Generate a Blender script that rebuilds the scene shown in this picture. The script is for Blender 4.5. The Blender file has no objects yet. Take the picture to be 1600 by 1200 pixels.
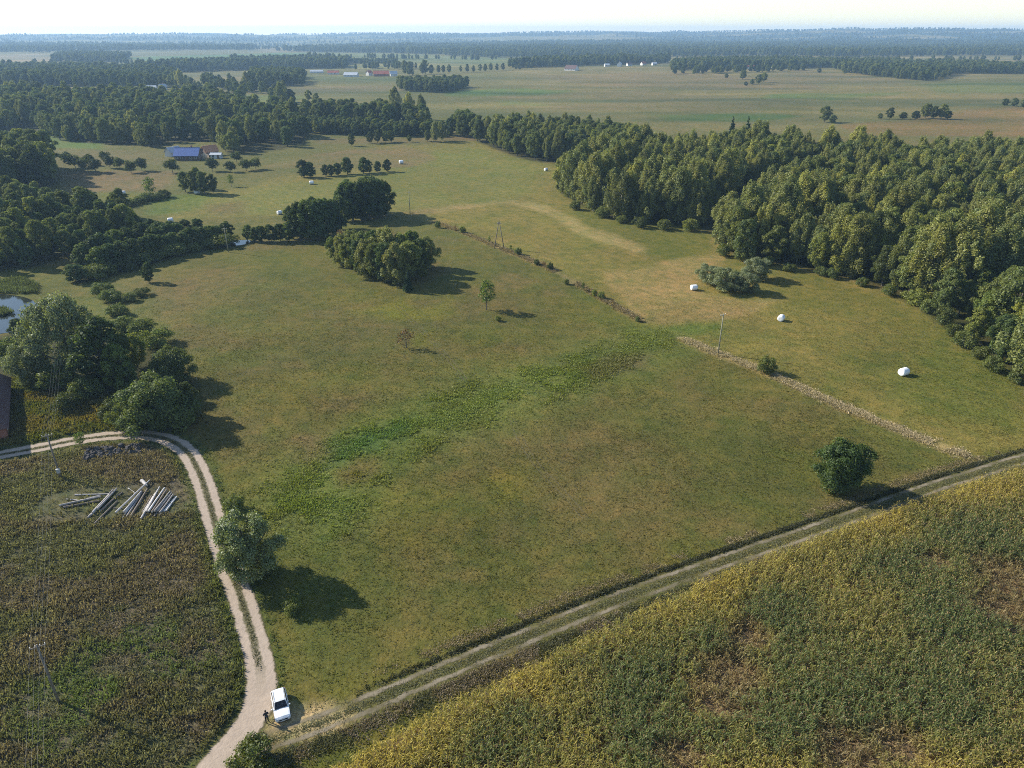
import bpy, bmesh, math, random
import numpy as np
from mathutils import Vector, Matrix

# ------------------------------------------------------------------ camera, sky, sun, exposure
R = math.radians
scn = bpy.context.scene
COL = scn.collection
CAM_H, FOC = 68.0, 1126.0                      # flying height in metres, focal length in photo pixels
PITCH = math.atan((600 - 52) / FOC)
cam_d = bpy.data.cameras.new('camera')
cam_d.sensor_width = 36.0
cam_d.lens = 36.0 * FOC / 1600
cam_d.clip_start = 0.5
cam_d.clip_end = 60000
cam = bpy.data.objects.new('camera', cam_d)
COL.objects.link(cam)
cam.location = (0, 0, CAM_H)
cam.rotation_euler = (math.pi / 2 - PITCH, 0, 0)
scn.camera = cam

SUN_EL = R(31)
SH = R(-22)                                    # direction in which shadows fall, from +X
sun_from = Vector((-math.cos(SH) * math.cos(SUN_EL), -math.sin(SH) * math.cos(SUN_EL), math.sin(SUN_EL)))
world = bpy.data.worlds.new('World')
scn.world = world
world.use_nodes = True
wn = world.node_tree
sky = wn.nodes.new('ShaderNodeTexSky')
sky.sky_type = 'NISHITA'
sky.sun_disc = False
sky.sun_elevation = SUN_EL
sky.sun_rotation = math.atan2(sun_from.x, sun_from.y)
sky.altitude = 100
sky.air_density = 1.0
sky.dust_density = 0.25
sky.ozone_density = 1.2
bg = wn.nodes['Background']
bg.inputs['Strength'].default_value = 0.115
wn.links.new(sky.outputs[0], bg.inputs['Color'])
sd = bpy.data.lights.new('sun', 'SUN')
sd.energy = 5.0
sd.angle = R(0.53)
sd.color = (1.0, 0.93, 0.80)
sun = bpy.data.objects.new('sun', sd)
COL.objects.link(sun)
sun.rotation_euler = (-sun_from).to_track_quat('-Z', 'Y').to_euler()
vs = scn.view_settings
vs.view_transform = 'Standard'
vs.look = 'None'
vs.gamma = 1
vs.exposure = 0.84
vs.use_curve_mapping = False
cy = scn.cycles
cy.use_denoising = False
cy.filter_width = 1.0
cy.max_bounces = 5
cy.diffuse_bounces = 2
cy.glossy_bounces = 2
cy.transmission_bounces = 3
cy.transparent_max_bounces = 8
cy.volume_bounces = 1
cy.use_adaptive_sampling = True
cy.adaptive_threshold = 0.02
cy.caustics_reflective = False
cy.caustics_refractive = False

rng = np.random.default_rng(7)
random.seed(7)

# ------------------------------------------------------------------ small numeric helpers
def sstep(a, b, x):
    t = np.clip((x - a) / (b - a), 0, 1)
    return t * t * (3 - 2 * t)

def _hash(ix, iy, s):
    h = (ix * 374761393 + iy * 668265263 + s * 974634777) & 0x7fffffff
    h = ((h ^ (h >> 13)) * 1274126177) & 0x7fffffff
    return ((h ^ (h >> 16)) & 0xffff) / 65535.0

def vnoise(x, y, s=0):
    x = np.asarray(x, float); y = np.asarray(y, float)
    ix = np.floor(x).astype(np.int64); iy = np.floor(y).astype(np.int64)
    fx = x - ix; fy = y - iy
    fx = fx * fx * (3 - 2 * fx); fy = fy * fy * (3 - 2 * fy)
    a = _hash(ix, iy, s); b = _hash(ix + 1, iy, s); c = _hash(ix, iy + 1, s); d = _hash(ix + 1, iy + 1, s)
    return (a * (1 - fx) + b * fx) * (1 - fy) + (c * (1 - fx) + d * fx) * fy

def fbm(x, y, s=0, n=3):
    v = 0; a = 0.5; t = 0
    for k in range(n):
        v = v + a * vnoise(x * 2 ** k, y * 2 ** k, s + k * 17); t += a; a *= 0.5
    return v / t

PONDS = [(-133, 183, 42), (-98, 256, 30)]

def terrain(x, y):
    x = np.asarray(x, float); y = np.asarray(y, float)
    r = np.sqrt(x * x + y * y)
    z = 0.7 * np.sin(x / 37 + 1) * np.cos(y / 45 + .4) + 0.5 * np.sin(x / 83 - y / 61)
    z = z + 3.0 * sstep(500, 1500, r) * (np.sin(x / 310 + .7) * np.sin(y / 260 + 1.1))
    for px, py, pr in PONDS:
        d = np.sqrt((x - px) ** 2 + (y - py) ** 2)
        z = z * sstep(pr * .6, pr * 1.6, d)
    az = np.arctan2(x, y)
    hill = 62 + 14 * (vnoise(az * 14 + 3, r / 2500, 3) - .5) + 44 * np.exp(-((az - .46) / .16) ** 2) + 16 * np.exp(-((az - .12) / .14) ** 2) - 8 * sstep(0, -.4, az)
    hill = hill + 22 * (vnoise(az * 40, r / 1500, 5) - .5)
    z = z + sstep(4300, 8800, r) * hill
    return z

CP, SP = math.cos(PITCH), math.sin(PITCH)

def g(u, v):
    """ground point (x, y, z) that the photograph shows at pixel (u, v)"""
    a = (u - 800) / FOC; b = (v - 600) / FOC
    fx, fy, fz = a, CP - b * SP, -(SP + b * CP)
    ts = np.geomspace(40, 10500, 400)
    dz = CAM_H + fz * ts - terrain(fx * ts, fy * ts)
    hit = np.nonzero(dz < 0)[0]
    if len(hit) == 0:
        t = 10500.0
    else:
        k = max(int(hit[0]), 1); lo, hi = ts[k - 1], ts[k]
        for _ in range(22):
            t = (lo + hi) / 2
            if CAM_H + fz * t - float(terrain(fx * t, fy * t)) > 0: lo = t
            else: hi = t
    x, y = fx * t, fy * t
    return Vector((x, y, float(terrain(x, y))))

def gxy(pts):
    return np.array([g(*p)[:2] for p in pts])

def sdist(px, py, poly):
    """signed distance (positive inside) of points to a polygon"""
    n = len(poly); inside = np.zeros(px.shape, bool); d2 = np.full(px.shape, 1e18)
    for i in range(n):
        x1, y1 = poly[i]; x2, y2 = poly[(i + 1) % n]
        c = (y1 > py) != (y2 > py)
        with np.errstate(divide='ignore', invalid='ignore'):
            xin = (x2 - x1) * (py - y1) / (y2 - y1 + 1e-30) + x1
        inside ^= c & (px < xin)
        ex, ey = x2 - x1, y2 - y1
        t = np.clip(((px - x1) * ex + (py - y1) * ey) / (ex * ex + ey * ey + 1e-9), 0, 1)
        d2 = np.minimum(d2, (px - x1 - t * ex) ** 2 + (py - y1 - t * ey) ** 2)
    d = np.sqrt(d2)
    return np.where(inside, d, -d)

def pldist(px, py, line):
    d2 = np.full(np.shape(px), 1e18)
    for (x1, y1), (x2, y2) in zip(line[:-1], line[1:]):
        ex, ey = x2 - x1, y2 - y1
        t = np.clip(((px - x1) * ex + (py - y1) * ey) / (ex * ex + ey * ey + 1e-9), 0, 1)
        d2 = np.minimum(d2, (px - x1 - t * ex) ** 2 + (py - y1 - t * ey) ** 2)
    return np.sqrt(d2)

def spline(pts, step):
    """Catmull-Rom through 2D points, resampled about every `step` metres"""
    P = [np.array(p, float) for p in pts]
    P = [2 * P[0] - P[1]] + P + [2 * P[-1] - P[-2]]
    out = []
    for i in range(1, len(P) - 2):
        n = max(2, int(np.linalg.norm(P[i + 1] - P[i]) / step))
        for k in range(n):
            t = k / n
            out.append(.5 * (2 * P[i] + (P[i + 1] - P[i - 1]) * t + (2 * P[i - 1] - 5 * P[i] + 4 * P[i + 1] - P[i + 2]) * t * t + (3 * P[i] - P[i - 1] - 3 * P[i + 1] + P[i + 2]) * t ** 3))
    out.append(P[-2])
    return np.array(out)

# ------------------------------------------------------------------ object helpers
def fast_mesh(name, co, faces, cols=None, smooth=False):
    co = np.ascontiguousarray(co, np.float32); faces = np.ascontiguousarray(faces, np.int32)
    k = faces.shape[1]
    me = bpy.data.meshes.new(name)
    me.vertices.add(len(co)); me.vertices.foreach_set('co', co.ravel())
    me.loops.add(faces.size); me.loops.foreach_set('vertex_index', faces.ravel())
    me.polygons.add(len(faces)); me.polygons.foreach_set('loop_start', np.arange(0, faces.size, k, dtype=np.int32))
    if smooth:
        me.polygons.foreach_set('use_smooth', np.ones(len(faces), bool))
    if cols is not None:
        ca = me.color_attributes.new('Col', 'FLOAT_COLOR', 'POINT')
        c4 = np.ones((len(co), 4), np.float32); c4[:, :3] = cols
        ca.data.foreach_set('color', c4.ravel())
    me.update(calc_edges=True)
    me.validate()
    return me

def link(name, data, mat=None, parent=None, **props):
    o = bpy.data.objects.new(name, data)
    COL.objects.link(o)
    if mat is not None and data is not None and not data.materials:
        data.materials.append(mat)
    if parent is not None:
        o.parent = parent
    for k, v in props.items():
        if v is not None:
            o[k] = v
    return o

def thing(name, label, cat, loc=(0, 0, 0), rz=0, group=None, scale=1):
    o = link(name, None, label=label, category=cat, group=group)
    o.location = loc; o.rotation_euler = (0, 0, rz)
    o.scale = (scale,) * 3 if not hasattr(scale, '__len__') else scale
    o.empty_display_size = .3
    return o

def bm_obj(name, bm, mat, parent=None, smooth=False, **props):
    me = bpy.data.meshes.new(name)
    bm.normal_update()
    bm.to_mesh(me); bm.free()
    if smooth:
        me.polygons.foreach_set('use_smooth', np.ones(len(me.polygons), bool))
    return link(name, me, mat, parent, **props)

def add_box(bm, c, s, rz=0, bevel=0):
    m = Matrix.Translation(c) @ Matrix.Rotation(rz, 4, 'Z') @ Matrix.Diagonal((s[0], s[1], s[2], 1))
    r = bmesh.ops.create_cube(bm, size=1, matrix=m)
    if bevel:
        es = list({e for v in r['verts'] for e in v.link_edges})
        bmesh.ops.bevel(bm, geom=es, offset=bevel, segments=2, affect='EDGES', profile=.5)

def add_tube(bm, pts, rads, seg=8, cap=True):
    rings = []
    pts = [Vector(p) for p in pts]
    for i, p in enumerate(pts):
        d = (pts[min(i + 1, len(pts) - 1)] - pts[max(i - 1, 0)]).normalized()
        a = d.orthogonal().normalized(); b = d.cross(a)
        if i and rings:
            a0 = (rings[-1][0].co - pts[i - 1]); a = (a0 - d * a0.dot(d)).normalized(); b = d.cross(a)
        rings.append([bm.verts.new(p + (a * math.cos(2 * math.pi * k / seg) + b * math.sin(2 * math.pi * k / seg)) * rads[i]) for k in range(seg)])
    for r0, r1 in zip(rings[:-1], rings[1:]):
        for k in range(seg):
            bm.faces.new((r0[k], r0[(k + 1) % seg], r1[(k + 1) % seg], r1[k]))
    if cap:
        bm.faces.new(rings[0][::-1]); bm.faces.new(rings[-1])
    return rings

# ------------------------------------------------------------------ materials
def new_mat(name):
    m = bpy.data.materials.new(name); m.use_nodes = True
    return m, m.node_tree.nodes, m.node_tree.links, m.node_tree.nodes['Principled BSDF']

def mixrgb(N, L, fac, a, b, mode='MIX'):
    n = N.new('ShaderNodeMix'); n.data_type = 'RGBA'; n.blend_type = mode
    for sock, val in ((n.inputs[0], fac), (n.inputs[6], a), (n.inputs[7], b)):
        if hasattr(val, 'is_linked'): L.new(val, sock)
        else: sock.default_value = val if not hasattr(val, '__len__') else (*val[:3], 1)
    return n.outputs[2]

def noise_node(N, L, vec, scale, detail=3, rough=.55, dist=0):
    n = N.new('ShaderNodeTexNoise'); n.inputs['Scale'].default_value = scale
    n.inputs['Detail'].default_value = detail; n.inputs['Roughness'].default_value = rough
    n.inputs['Distortion'].default_value = dist
    if vec is not None: L.new(vec, n.inputs['Vector'])
    return n.outputs['Fac']

def ramp(N, L, fac, stops):
    n = N.new('ShaderNodeValToRGB'); e = n.color_ramp.elements
    while len(e) < len(stops): e.new(.5)
    for el, (p, c) in zip(e, stops):
        el.position = p; el.color = (*c, 1) if hasattr(c, '__len__') else (c, c, c, 1)
    L.new(fac, n.inputs[0])
    return n.outputs[0]

def mathn(N, L, op, a, b=None, c=None, clamp=False):
    n = N.new('ShaderNodeMath'); n.operation = op; n.use_clamp = clamp
    for i, v in enumerate((a, b, c)):
        if v is None: continue
        if hasattr(v, 'is_linked'): L.new(v, n.inputs[i])
        else: n.inputs[i].default_value = v
    return n.outputs[0]

def plain(name, col, rough=.7, var=.15, scale=3.0, metal=0, spec=.3):
    m, N, L, B = new_mat(name)
    geo = N.new('ShaderNodeTexCoord')
    f = noise_node(N, L, geo.outputs['Object'], scale, 4)
    c = mixrgb(N, L, f, [v * (1 - var) for v in col], [min(1, v * (1 + var)) for v in col])
    L.new(c, B.inputs['Base Color'])
    B.inputs['Roughness'].default_value = rough; B.inputs['Metallic'].default_value = metal
    B.inputs['Specular IOR Level'].default_value = spec
    return m

def leaf_mat(name, var=.25, trans=.35, gloss=.05, up=0.0):
    """foliage: colour from the mesh, varied per tree"""
    m, N, L, B = new_mat(name)
    N.remove(B); out = N['Material Output']
    at = N.new('ShaderNodeAttribute'); at.attribute_name = 'Col'
    oi = N.new('ShaderNodeObjectInfo')
    tone = ramp(N, L, oi.outputs['Random'], [(0, (1 - var, 1 - var * .9, 1 - var)), (.35, (1, 1.0, .9)), (.7, (1 - var * .4, 1 - var * .2, 1)), (1, (1 + var * .9, 1 + var * .8, 1.05))])
    c = mixrgb(N, L, 1.0, at.outputs['Color'], tone, 'MULTIPLY')
    d = N.new('ShaderNodeBsdfDiffuse'); t = N.new('ShaderNodeBsdfTranslucent'); gl = N.new('ShaderNodeBsdfGlossy')
    L.new(c, d.inputs['Color'])
    if up:                                     # blades bend over: shade them nearer to the sward's own slope
        ge = N.new('ShaderNodeNewGeometry')
        v1 = N.new('ShaderNodeVectorMath'); v1.operation = 'SCALE'; v1.inputs['Scale'].default_value = 1 - up
        L.new(ge.outputs['Normal'], v1.inputs[0])
        v2 = N.new('ShaderNodeVectorMath'); v2.operation = 'ADD'; v2.inputs[1].default_value = (0, 0, up)
        L.new(v1.outputs[0], v2.inputs[0])
        v3 = N.new('ShaderNodeVectorMath'); v3.operation = 'NORMALIZE'; L.new(v2.outputs[0], v3.inputs[0])
        L.new(v3.outputs[0], d.inputs['Normal'])
    L.new(mixrgb(N, L, 1.0, c, (1.1, 1.15, .55), 'MULTIPLY'), t.inputs['Color'])
    gl.inputs['Roughness'].default_value = .5; gl.inputs['Color'].default_value = (.9, .95, 1, 1)
    mx = N.new('ShaderNodeMixShader'); mx.inputs[0].default_value = trans
    L.new(d.outputs[0], mx.inputs[1]); L.new(t.outputs[0], mx.inputs[2])
    m2 = N.new('ShaderNodeMixShader'); m2.inputs[0].default_value = gloss
    L.new(mx.outputs[0], m2.inputs[1]); L.new(gl.outputs[0], m2.inputs[2])
    L.new(m2.outputs[0], out.inputs['Surface'])
    return m

M_WLEAF = leaf_mat('willow_leaves', var=.08, trans=.38, gloss=.03)
M_LEAF = leaf_mat('leaves', var=.5, trans=.42, gloss=.015)
M_GRASS = leaf_mat('grass_blades', var=0, trans=.35, gloss=.01, up=.6)
M_BARK = plain('bark', (.10, .085, .07), .9, .4, 2)
M_BIRCH = plain('birch_bark', (.42, .40, .37), .8, .5, 1.2)

# ------------------------------------------------------------------ lines of the land (ground coordinates)
ROAD = spline(gxy([(-160, 742), (-70, 724), (0, 711), (60, 700), (120, 688), (180, 680.5), (225, 680), (262, 687), (293, 707), (314, 745), (328, 790), (343, 840), (358, 885), (375, 930), (392, 985), (403, 1030), (408, 1070), (402, 1105), (380, 1145), (345, 1185), (310, 1225), (260, 1280)]), .5)
TRACK = spline(gxy([(392, 1166), (470, 1141), (555, 1108), (700, 1046), (800, 1004), (945, 945), (1097, 889), (1210, 850), (1330, 808), (1450, 764), (1520, 742), (1600, 717), (1760, 672), (1960, 618)]), .6)
MAIZE = gxy([(535, 1205), (640, 1143), (760, 1090), (830, 1052), (900, 1014), (1000, 966), (1100, 917), (1200, 876), (1300, 840), (1400, 803), (1500, 768), (1600, 738), (1760, 694), (1980, 640), (2050, 1000), (1900, 1300), (420, 1300)])
LEFT = gxy([(-150, 752), (0, 722), (90, 706), (180, 690), (232, 690), (268, 703), (292, 735), (312, 790), (330, 850), (350, 915), (375, 985), (388, 1040), (384, 1085), (362, 1130), (318, 1180), (240, 1270), (-150, 1270)])
WET = gxy([(385, 800), (440, 730), (500, 690), (600, 650), (760, 585), (880, 562), (960, 522), (1045, 515), (1055, 545), (960, 588), (880, 622), (800, 655), (690, 695), (620, 745), (590, 800), (520, 850), (430, 835)])
SCRUB = gxy([(-100, 600), (30, 590), (120, 600), (200, 620), (300, 640), (330, 660), (240, 672), (150, 672), (60, 690), (-100, 715)])
BOUND_A = spline(gxy([(675, 345), (740, 370), (800, 395), (860, 420), (920, 455), (1005, 502)]), 1)
BOUND_B = spline(gxy([(1068, 530), (1140, 560), (1200, 583), (1280, 620), (1360, 653), (1440, 686), (1510, 712)]), 1)
FARMEADOW = gxy([(690, 350), (800, 395), (900, 440), (1005, 502), (1060, 522), (1140, 560), (1250, 605), (1400, 668), (1515, 712), (1600, 700), (1800, 640), (1800, 560), (1560, 480), (1400, 400), (1200, 330), (1000, 300), (870, 255), (740, 220), (600, 228), (400, 290), (240, 315), (280, 345), (440, 335), (600, 330), (640, 340)])

MEAD = np.array((.122, .120, .040))
# (polygon in photo pixels, colour, feather as share of distance, strength)
PAINT = [
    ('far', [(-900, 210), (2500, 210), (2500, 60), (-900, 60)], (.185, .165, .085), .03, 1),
    ('mid', [(0, 330), (0, 205), (700, 205), (700, 330)], (.125, .13, .05), .03, 1),
    (0, [(150, 440), (235, 428), (250, 470), (235, 540), (250, 570), (180, 560), (140, 480)], (.12, .15, .05), .03, .8),
    (0, FARMEADOW, (.195, .172, .062), .01, 1),
    # meadow patches near
    (0, [(770, 690), (900, 640), (1010, 690), (1120, 740), (1060, 850), (900, 860), (780, 780)], (.155, .125, .062), .10, .8),
    (0, [(880, 625), (960, 600), (1130, 640), (1080, 660), (960, 640)], (.16, .13, .062), .05, .6),
    (0, [(1000, 570), (1100, 560), (1230, 640), (1300, 690), (1130, 640)], (.125, .12, .040), .06, .6),
    (0, [(1030, 660), (1180, 690), (1260, 760), (1180, 800), (1090, 720)], (.085, .095, .035), .07, .7),
    (0, [(200, 440), (330, 420), (340, 470), (250, 490)], (.15, .118, .065), .05, .7),
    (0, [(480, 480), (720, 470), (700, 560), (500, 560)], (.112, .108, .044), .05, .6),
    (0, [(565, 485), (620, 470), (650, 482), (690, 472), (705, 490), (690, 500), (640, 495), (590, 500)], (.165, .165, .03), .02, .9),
    (0, [(640, 520), (670, 515), (680, 535), (645, 540)], (.16, .16, .03), .02, .7),
    (0, [(430, 600), (500, 600), (480, 640), (430, 640)], (.16, .14, .035), .05, .6),
    (0, [(760, 740), (830, 720), (820, 780), (770, 790)], (.165, .155, .03), .04, .7),
    (0, [(560, 780), (620, 770), (640, 860), (580, 870)], (.135, .128, .03), .05, .6),
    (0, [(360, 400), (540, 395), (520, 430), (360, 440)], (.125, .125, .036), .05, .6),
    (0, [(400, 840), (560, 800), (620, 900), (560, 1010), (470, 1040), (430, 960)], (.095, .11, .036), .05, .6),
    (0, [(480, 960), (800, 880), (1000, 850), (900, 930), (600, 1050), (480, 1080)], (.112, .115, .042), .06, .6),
    # wet green strip
    (0, WET, (.13, .17, .05), .09, .8),
    (0, [(500, 705), (560, 680), (640, 655), (660, 660), (600, 700), (540, 722), (505, 722)], (.07, .135, .055), .03, .7),
    (0, [(455, 690), (500, 685), (520, 715), (470, 720)], (.16, .115, .075), .03, .7),
    (0, [(530, 735), (600, 715), (600, 745), (540, 755)], (.15, .10, .055), .02, .6),
    (0, [(905, 575), (960, 550), (1010, 550), (1000, 575), (930, 590)], (.13, .105, .07), .02, .7),
    (0, [(1050, 515), (1090, 508), (1135, 500), (1130, 525), (1080, 528)], (.10, .165, .04), .02, .7),
    # mown meadow behind the boundary
    (0, [(955, 428), (1040, 408), (1112, 392), (1108, 372), (1128, 368), (1130, 400), (1085, 425), (1080, 455), (1170, 470), (1240, 458), (1160, 488), (1062, 508), (1010, 498), (985, 470)], (.30, .225, .12), .012, .95),
    (0, [(1000, 500), (1100, 465), (1180, 475), (1130, 492), (1060, 508)], (.23, .175, .09), .012, .6),
    (0, [(806, 313), (820, 311), (1020, 392), (985, 398), (900, 360)], (.31, .25, .14), .008, .95),
    (0, [(640, 330), (700, 322), (810, 310), (820, 316), (720, 328), (650, 336)], (.28, .225, .125), .008, .85),
    (0, [(605, 300), (650, 296), (690, 318), (690, 332), (640, 338), (610, 330)], (.19, .15, .085), .012, .8),
    (0, [(960, 310), (1110, 360), (1110, 390), (1040, 405), (960, 370), (880, 330)], (.105, .125, .03), .015, .6),
    (0, [(1300, 560), (1480, 500), (1600, 590), (1600, 680), (1450, 650)], (.095, .125, .028), .04, .7),
    (0, [(1200, 600), (1330, 520), (1450, 540), (1380, 620), (1300, 640)], (.15, .14, .05), .03, .5),
    (0, [(1180, 450), (1280, 430), (1400, 470), (1480, 520), (1340, 510)], (.14, .135, .038), .03, .6),
    (0, [(240, 335), (430, 290), (600, 268), (700, 225), (860, 255), (820, 310), (640, 330), (440, 335)], (.165, .172, .058), .02, .9),
    # mid distance
    (0, [(500, 240), (640, 226), (668, 235), (678, 250), (650, 262), (560, 262), (420, 262)], (.185, .145, .085), .008, .9),
    (0, [(690, 215), (745, 212), (745, 220), (700, 222)], (.17, .12, .075), .008, .9),
    (0, [(495, 215), (690, 214), (690, 222), (500, 224)], (.17, .135, .08), .008, .8),
    (0, [(95, 268), (270, 268), (275, 285), (240, 298), (130, 300), (95, 285)], (.18, .135, .085), .01, .9),
    (0, [(35, 208), (95, 210), (160, 225), (160, 236), (85, 232), (40, 222)], (.095, .165, .035), .008, 1),
    (0, [(80, 236), (230, 236), (260, 258), (100, 262)], (.15, .13, .07), .01, .8),
    (0, [(240, 305), (340, 302), (300, 330), (240, 335)], (.095, .15, .03), .012, .8),
    (0, [(330, 318), (380, 316), (380, 335), (330, 338)], (.16, .12, .07), .015, .6),
    (0, [(150, 300), (260, 302), (230, 316), (150, 312)], (.14, .15, .035), .01, .8),
    (0, [(350, 250), (600, 240), (600, 262), (380, 275)], (.14, .135, .055), .01, .5),
    # plain
    (0, [(60, 134), (230, 137), (230, 143), (60, 142)], (.21, .175, .11), .01, .9),
    (0, [(300, 116), (385, 116), (385, 124), (300, 124)], (.19, .165, .10), .01, .9),
    (0, [(350, 148), (480, 150), (470, 165), (390, 160)], (.12, .16, .05), .01, .8),
    (0, [(320, 136), (640, 134), (640, 142), (330, 146)], (.17, .145, .095), .01, .8),
    (0, [(480, 116), (640, 122), (800, 114), (620, 128), (480, 126)], (.11, .14, .06), .01, .6),
    (0, [(690, 142), (830, 138), (900, 142), (830, 150), (700, 150)], (.085, .155, .045), .012, .8),
    (0, [(780, 158), (900, 154), (980, 158), (880, 165), (780, 165)], (.10, .15, .05), .015, .6),
    (0, [(1020, 180), (1200, 176), (1250, 182), (1180, 190), (1040, 188)], (.075, .14, .04), .012, .8),
    (0, [(1200, 148), (1300, 146), (1420, 144), (1300, 156), (1200, 154)], (.085, .15, .045), .012, .7),
    (0, [(1440, 132), (1620, 128), (1620, 146), (1480, 146)], (.10, .15, .05), .015, .6),
    (0, [(1310, 196), (1400, 188), (1520, 170), (1700, 164), (1700, 215), (1420, 212), (1330, 210)], (.21, .145, .075), .008, .9),
    (0, [(850, 118), (1050, 112), (1250, 124), (1300, 140), (1100, 140), (900, 132)], (.175, .14, .09), .02, .7),
    (0, [(1240, 110), (1370, 120), (1440, 130), (1300, 130), (1200, 118)], (.185, .15, .095), .01, .7),
    (0, [(760, 150), (1000, 140), (1250, 160), (1150, 176), (900, 172)], (.16, .135, .085), .02, .5),
    (0, [(1340, 162), (1500, 150), (1600, 152), (1560, 162), (1400, 172)], (.15, .135, .07), .02, .5),
    # far strips of fields between the woods
    (0, [(-200, 88), (70, 84), (110, 92), (60, 96), (-200, 96)], (.24, .19, .14), .01, .9),
    (0, [(200, 90), (400, 84), (480, 82), (480, 88), (400, 92), (240, 95)], (.10, .19, .08), .01, .9),
    (0, [(400, 76), (500, 72), (500, 80), (420, 82)], (.22, .18, .13), .01, .7),
    (0, [(500, 82), (620, 84), (800, 92), (800, 100), (620, 96), (500, 92)], (.15, .18, .08), .01, .9),
    (0, [(500, 100), (620, 98), (800, 98), (830, 102), (640, 106), (500, 108)], (.19, .19, .09), .01, .9),
    (0, [(800, 92), (1050, 92), (1300, 92), (1300, 96), (1050, 98), (800, 98)], (.17, .18, .09), .01, .8),
    (0, [(1330, 90), (1600, 88), (1700, 92), (1700, 100), (1400, 98), (1330, 96)], (.2, .18, .11), .01, .8),
]
WOOD_FLOOR = []
PXC = {}

def ground_colour(x, y):
    r = np.sqrt(x * x + y * y)
    wx = x + (fbm(x / (6 + r * .03), y / (6 + r * .03), 11) - .5) * (3 + r * .03)
    wy = y + (fbm(x / (6 + r * .03), y / (6 + r * .03), 29) - .5) * (3 + r * .03)
    c = np.tile(MEAD, (len(x), 1))
    # broad natural patchiness of the meadow
    n1 = fbm(x / 22, y / 22, 41)[:, None]; n2 = fbm(x / 9, y / 9, 53)[:, None]
    n3 = sstep(.52, .7, fbm(x / 13 + 9, y / 10, 47))[:, None]; n4 = sstep(.55, .72, fbm(x / 17 - 5, y / 14, 59))[:, None]
    c = c * (1 + (n1 - .5) * np.array([.65, .30, .40])) * (1 + (n2 - .5) * np.array([.35, .42, .3]))
    c = c * (1 - n3 * .45) + np.array((.165, .125, .072)) * n3 * .45
    c = c * (1 - n4 * .45) + np.array((.125, .135, .03)) * n4 * .45
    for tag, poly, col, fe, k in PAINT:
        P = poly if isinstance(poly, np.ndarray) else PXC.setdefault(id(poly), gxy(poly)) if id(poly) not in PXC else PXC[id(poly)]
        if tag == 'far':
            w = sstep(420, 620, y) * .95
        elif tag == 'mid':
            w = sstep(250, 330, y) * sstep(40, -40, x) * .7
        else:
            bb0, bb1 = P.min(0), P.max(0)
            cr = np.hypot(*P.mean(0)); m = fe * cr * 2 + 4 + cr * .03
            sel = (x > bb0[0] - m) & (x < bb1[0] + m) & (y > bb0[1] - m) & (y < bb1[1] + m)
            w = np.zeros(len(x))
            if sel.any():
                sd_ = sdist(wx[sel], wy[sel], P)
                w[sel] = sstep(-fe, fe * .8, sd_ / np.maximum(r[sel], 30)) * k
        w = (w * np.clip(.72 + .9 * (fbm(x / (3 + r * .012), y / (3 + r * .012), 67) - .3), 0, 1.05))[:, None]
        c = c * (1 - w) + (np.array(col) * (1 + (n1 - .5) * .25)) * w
    # long streaks in the open plain
    f = sstep(450, 800, y)[:, None]
    st = (fbm(x / 260 + 7, y / 55, 83, 4)[:, None] - .5)
    c = c * (1 + f * st * np.array([1.5, 1.0, 1.15]))
    # mosaic of woods and fields far off
    q = sstep(3600, 5200, r)[:, None] * (fbm(x / 700, y / 420, 97, 4)[:, None] > .47)
    c = c * (1 - q) + np.array((.035, .06, .03)) * q
    # darker woodland floor and rough ground
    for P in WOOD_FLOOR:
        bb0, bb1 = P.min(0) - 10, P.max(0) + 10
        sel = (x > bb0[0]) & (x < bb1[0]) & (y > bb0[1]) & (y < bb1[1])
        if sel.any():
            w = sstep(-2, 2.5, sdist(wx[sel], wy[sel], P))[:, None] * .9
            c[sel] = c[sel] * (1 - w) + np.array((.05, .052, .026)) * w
    for P, a, b in ((LEFT, (.132, .115, .110), (.115, .118, .085)), (SCRUB, (.17, .145, .07), (.11, .13, .05))):
        w = sstep(-.8, .8, sdist(x, y, P))[:, None]
        n = sstep(.4, .62, fbm(x / 8, y / 5, 71))[:, None]
        c = c * (1 - w) + (np.array(a) * (1 - n) + np.array(b) * n) * w
    w = sstep(-.6, .5, sdist(x, y, MAIZE))[:, None]
    n = fbm(x / 5, y / 5, 77)[:, None]
    c = c * (1 - w) + (np.array((.12, .085, .05)) * (.6 + .8 * n)) * w
    # dry margins
    for line, col, wd in ((BOUND_A, (.25, .195, .12), 1.4), (BOUND_B, (.36, .28, .18), 1.5)):
        w = sstep(wd * 1.6, wd * .3, pldist(x, y, line[::4]) + (fbm(x / 2, y / 2, 5) - .5) * 1.5)[:, None] * .85
        c = c * (1 - w) + np.array(col) * w
    d = pldist(x, y, TRACK[::5]); side = sdist(x, y, MAIZE)
    w = (sstep(2.6, 1.6, d + (fbm(x / 2, y / 2, 8) - .5) * 1.2))[:, None] * .85
    c = c * (1 - w) + np.array((.135, .128, .066)) * w
    d = pldist(x, y, ROAD[::5])
    w = (sstep(4.2, 1.6, d))[:, None] * .75
    c = c * (1 - w) + np.array((.09, .115, .038)) * w
    w = (sstep(4.6, 1.2, np.hypot((x - JUNC.x) * .62, (y - JUNC.y) * 1.3) + (fbm(x, y, 3) - .5) * 3))[:, None] * .9
    c = c * (1 - w) + np.array((.47, .38, .29)) * w
    return np.clip(c * np.array([.715, .70, .46]), .008, .8)

JUNC = g(474, 1126)

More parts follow.
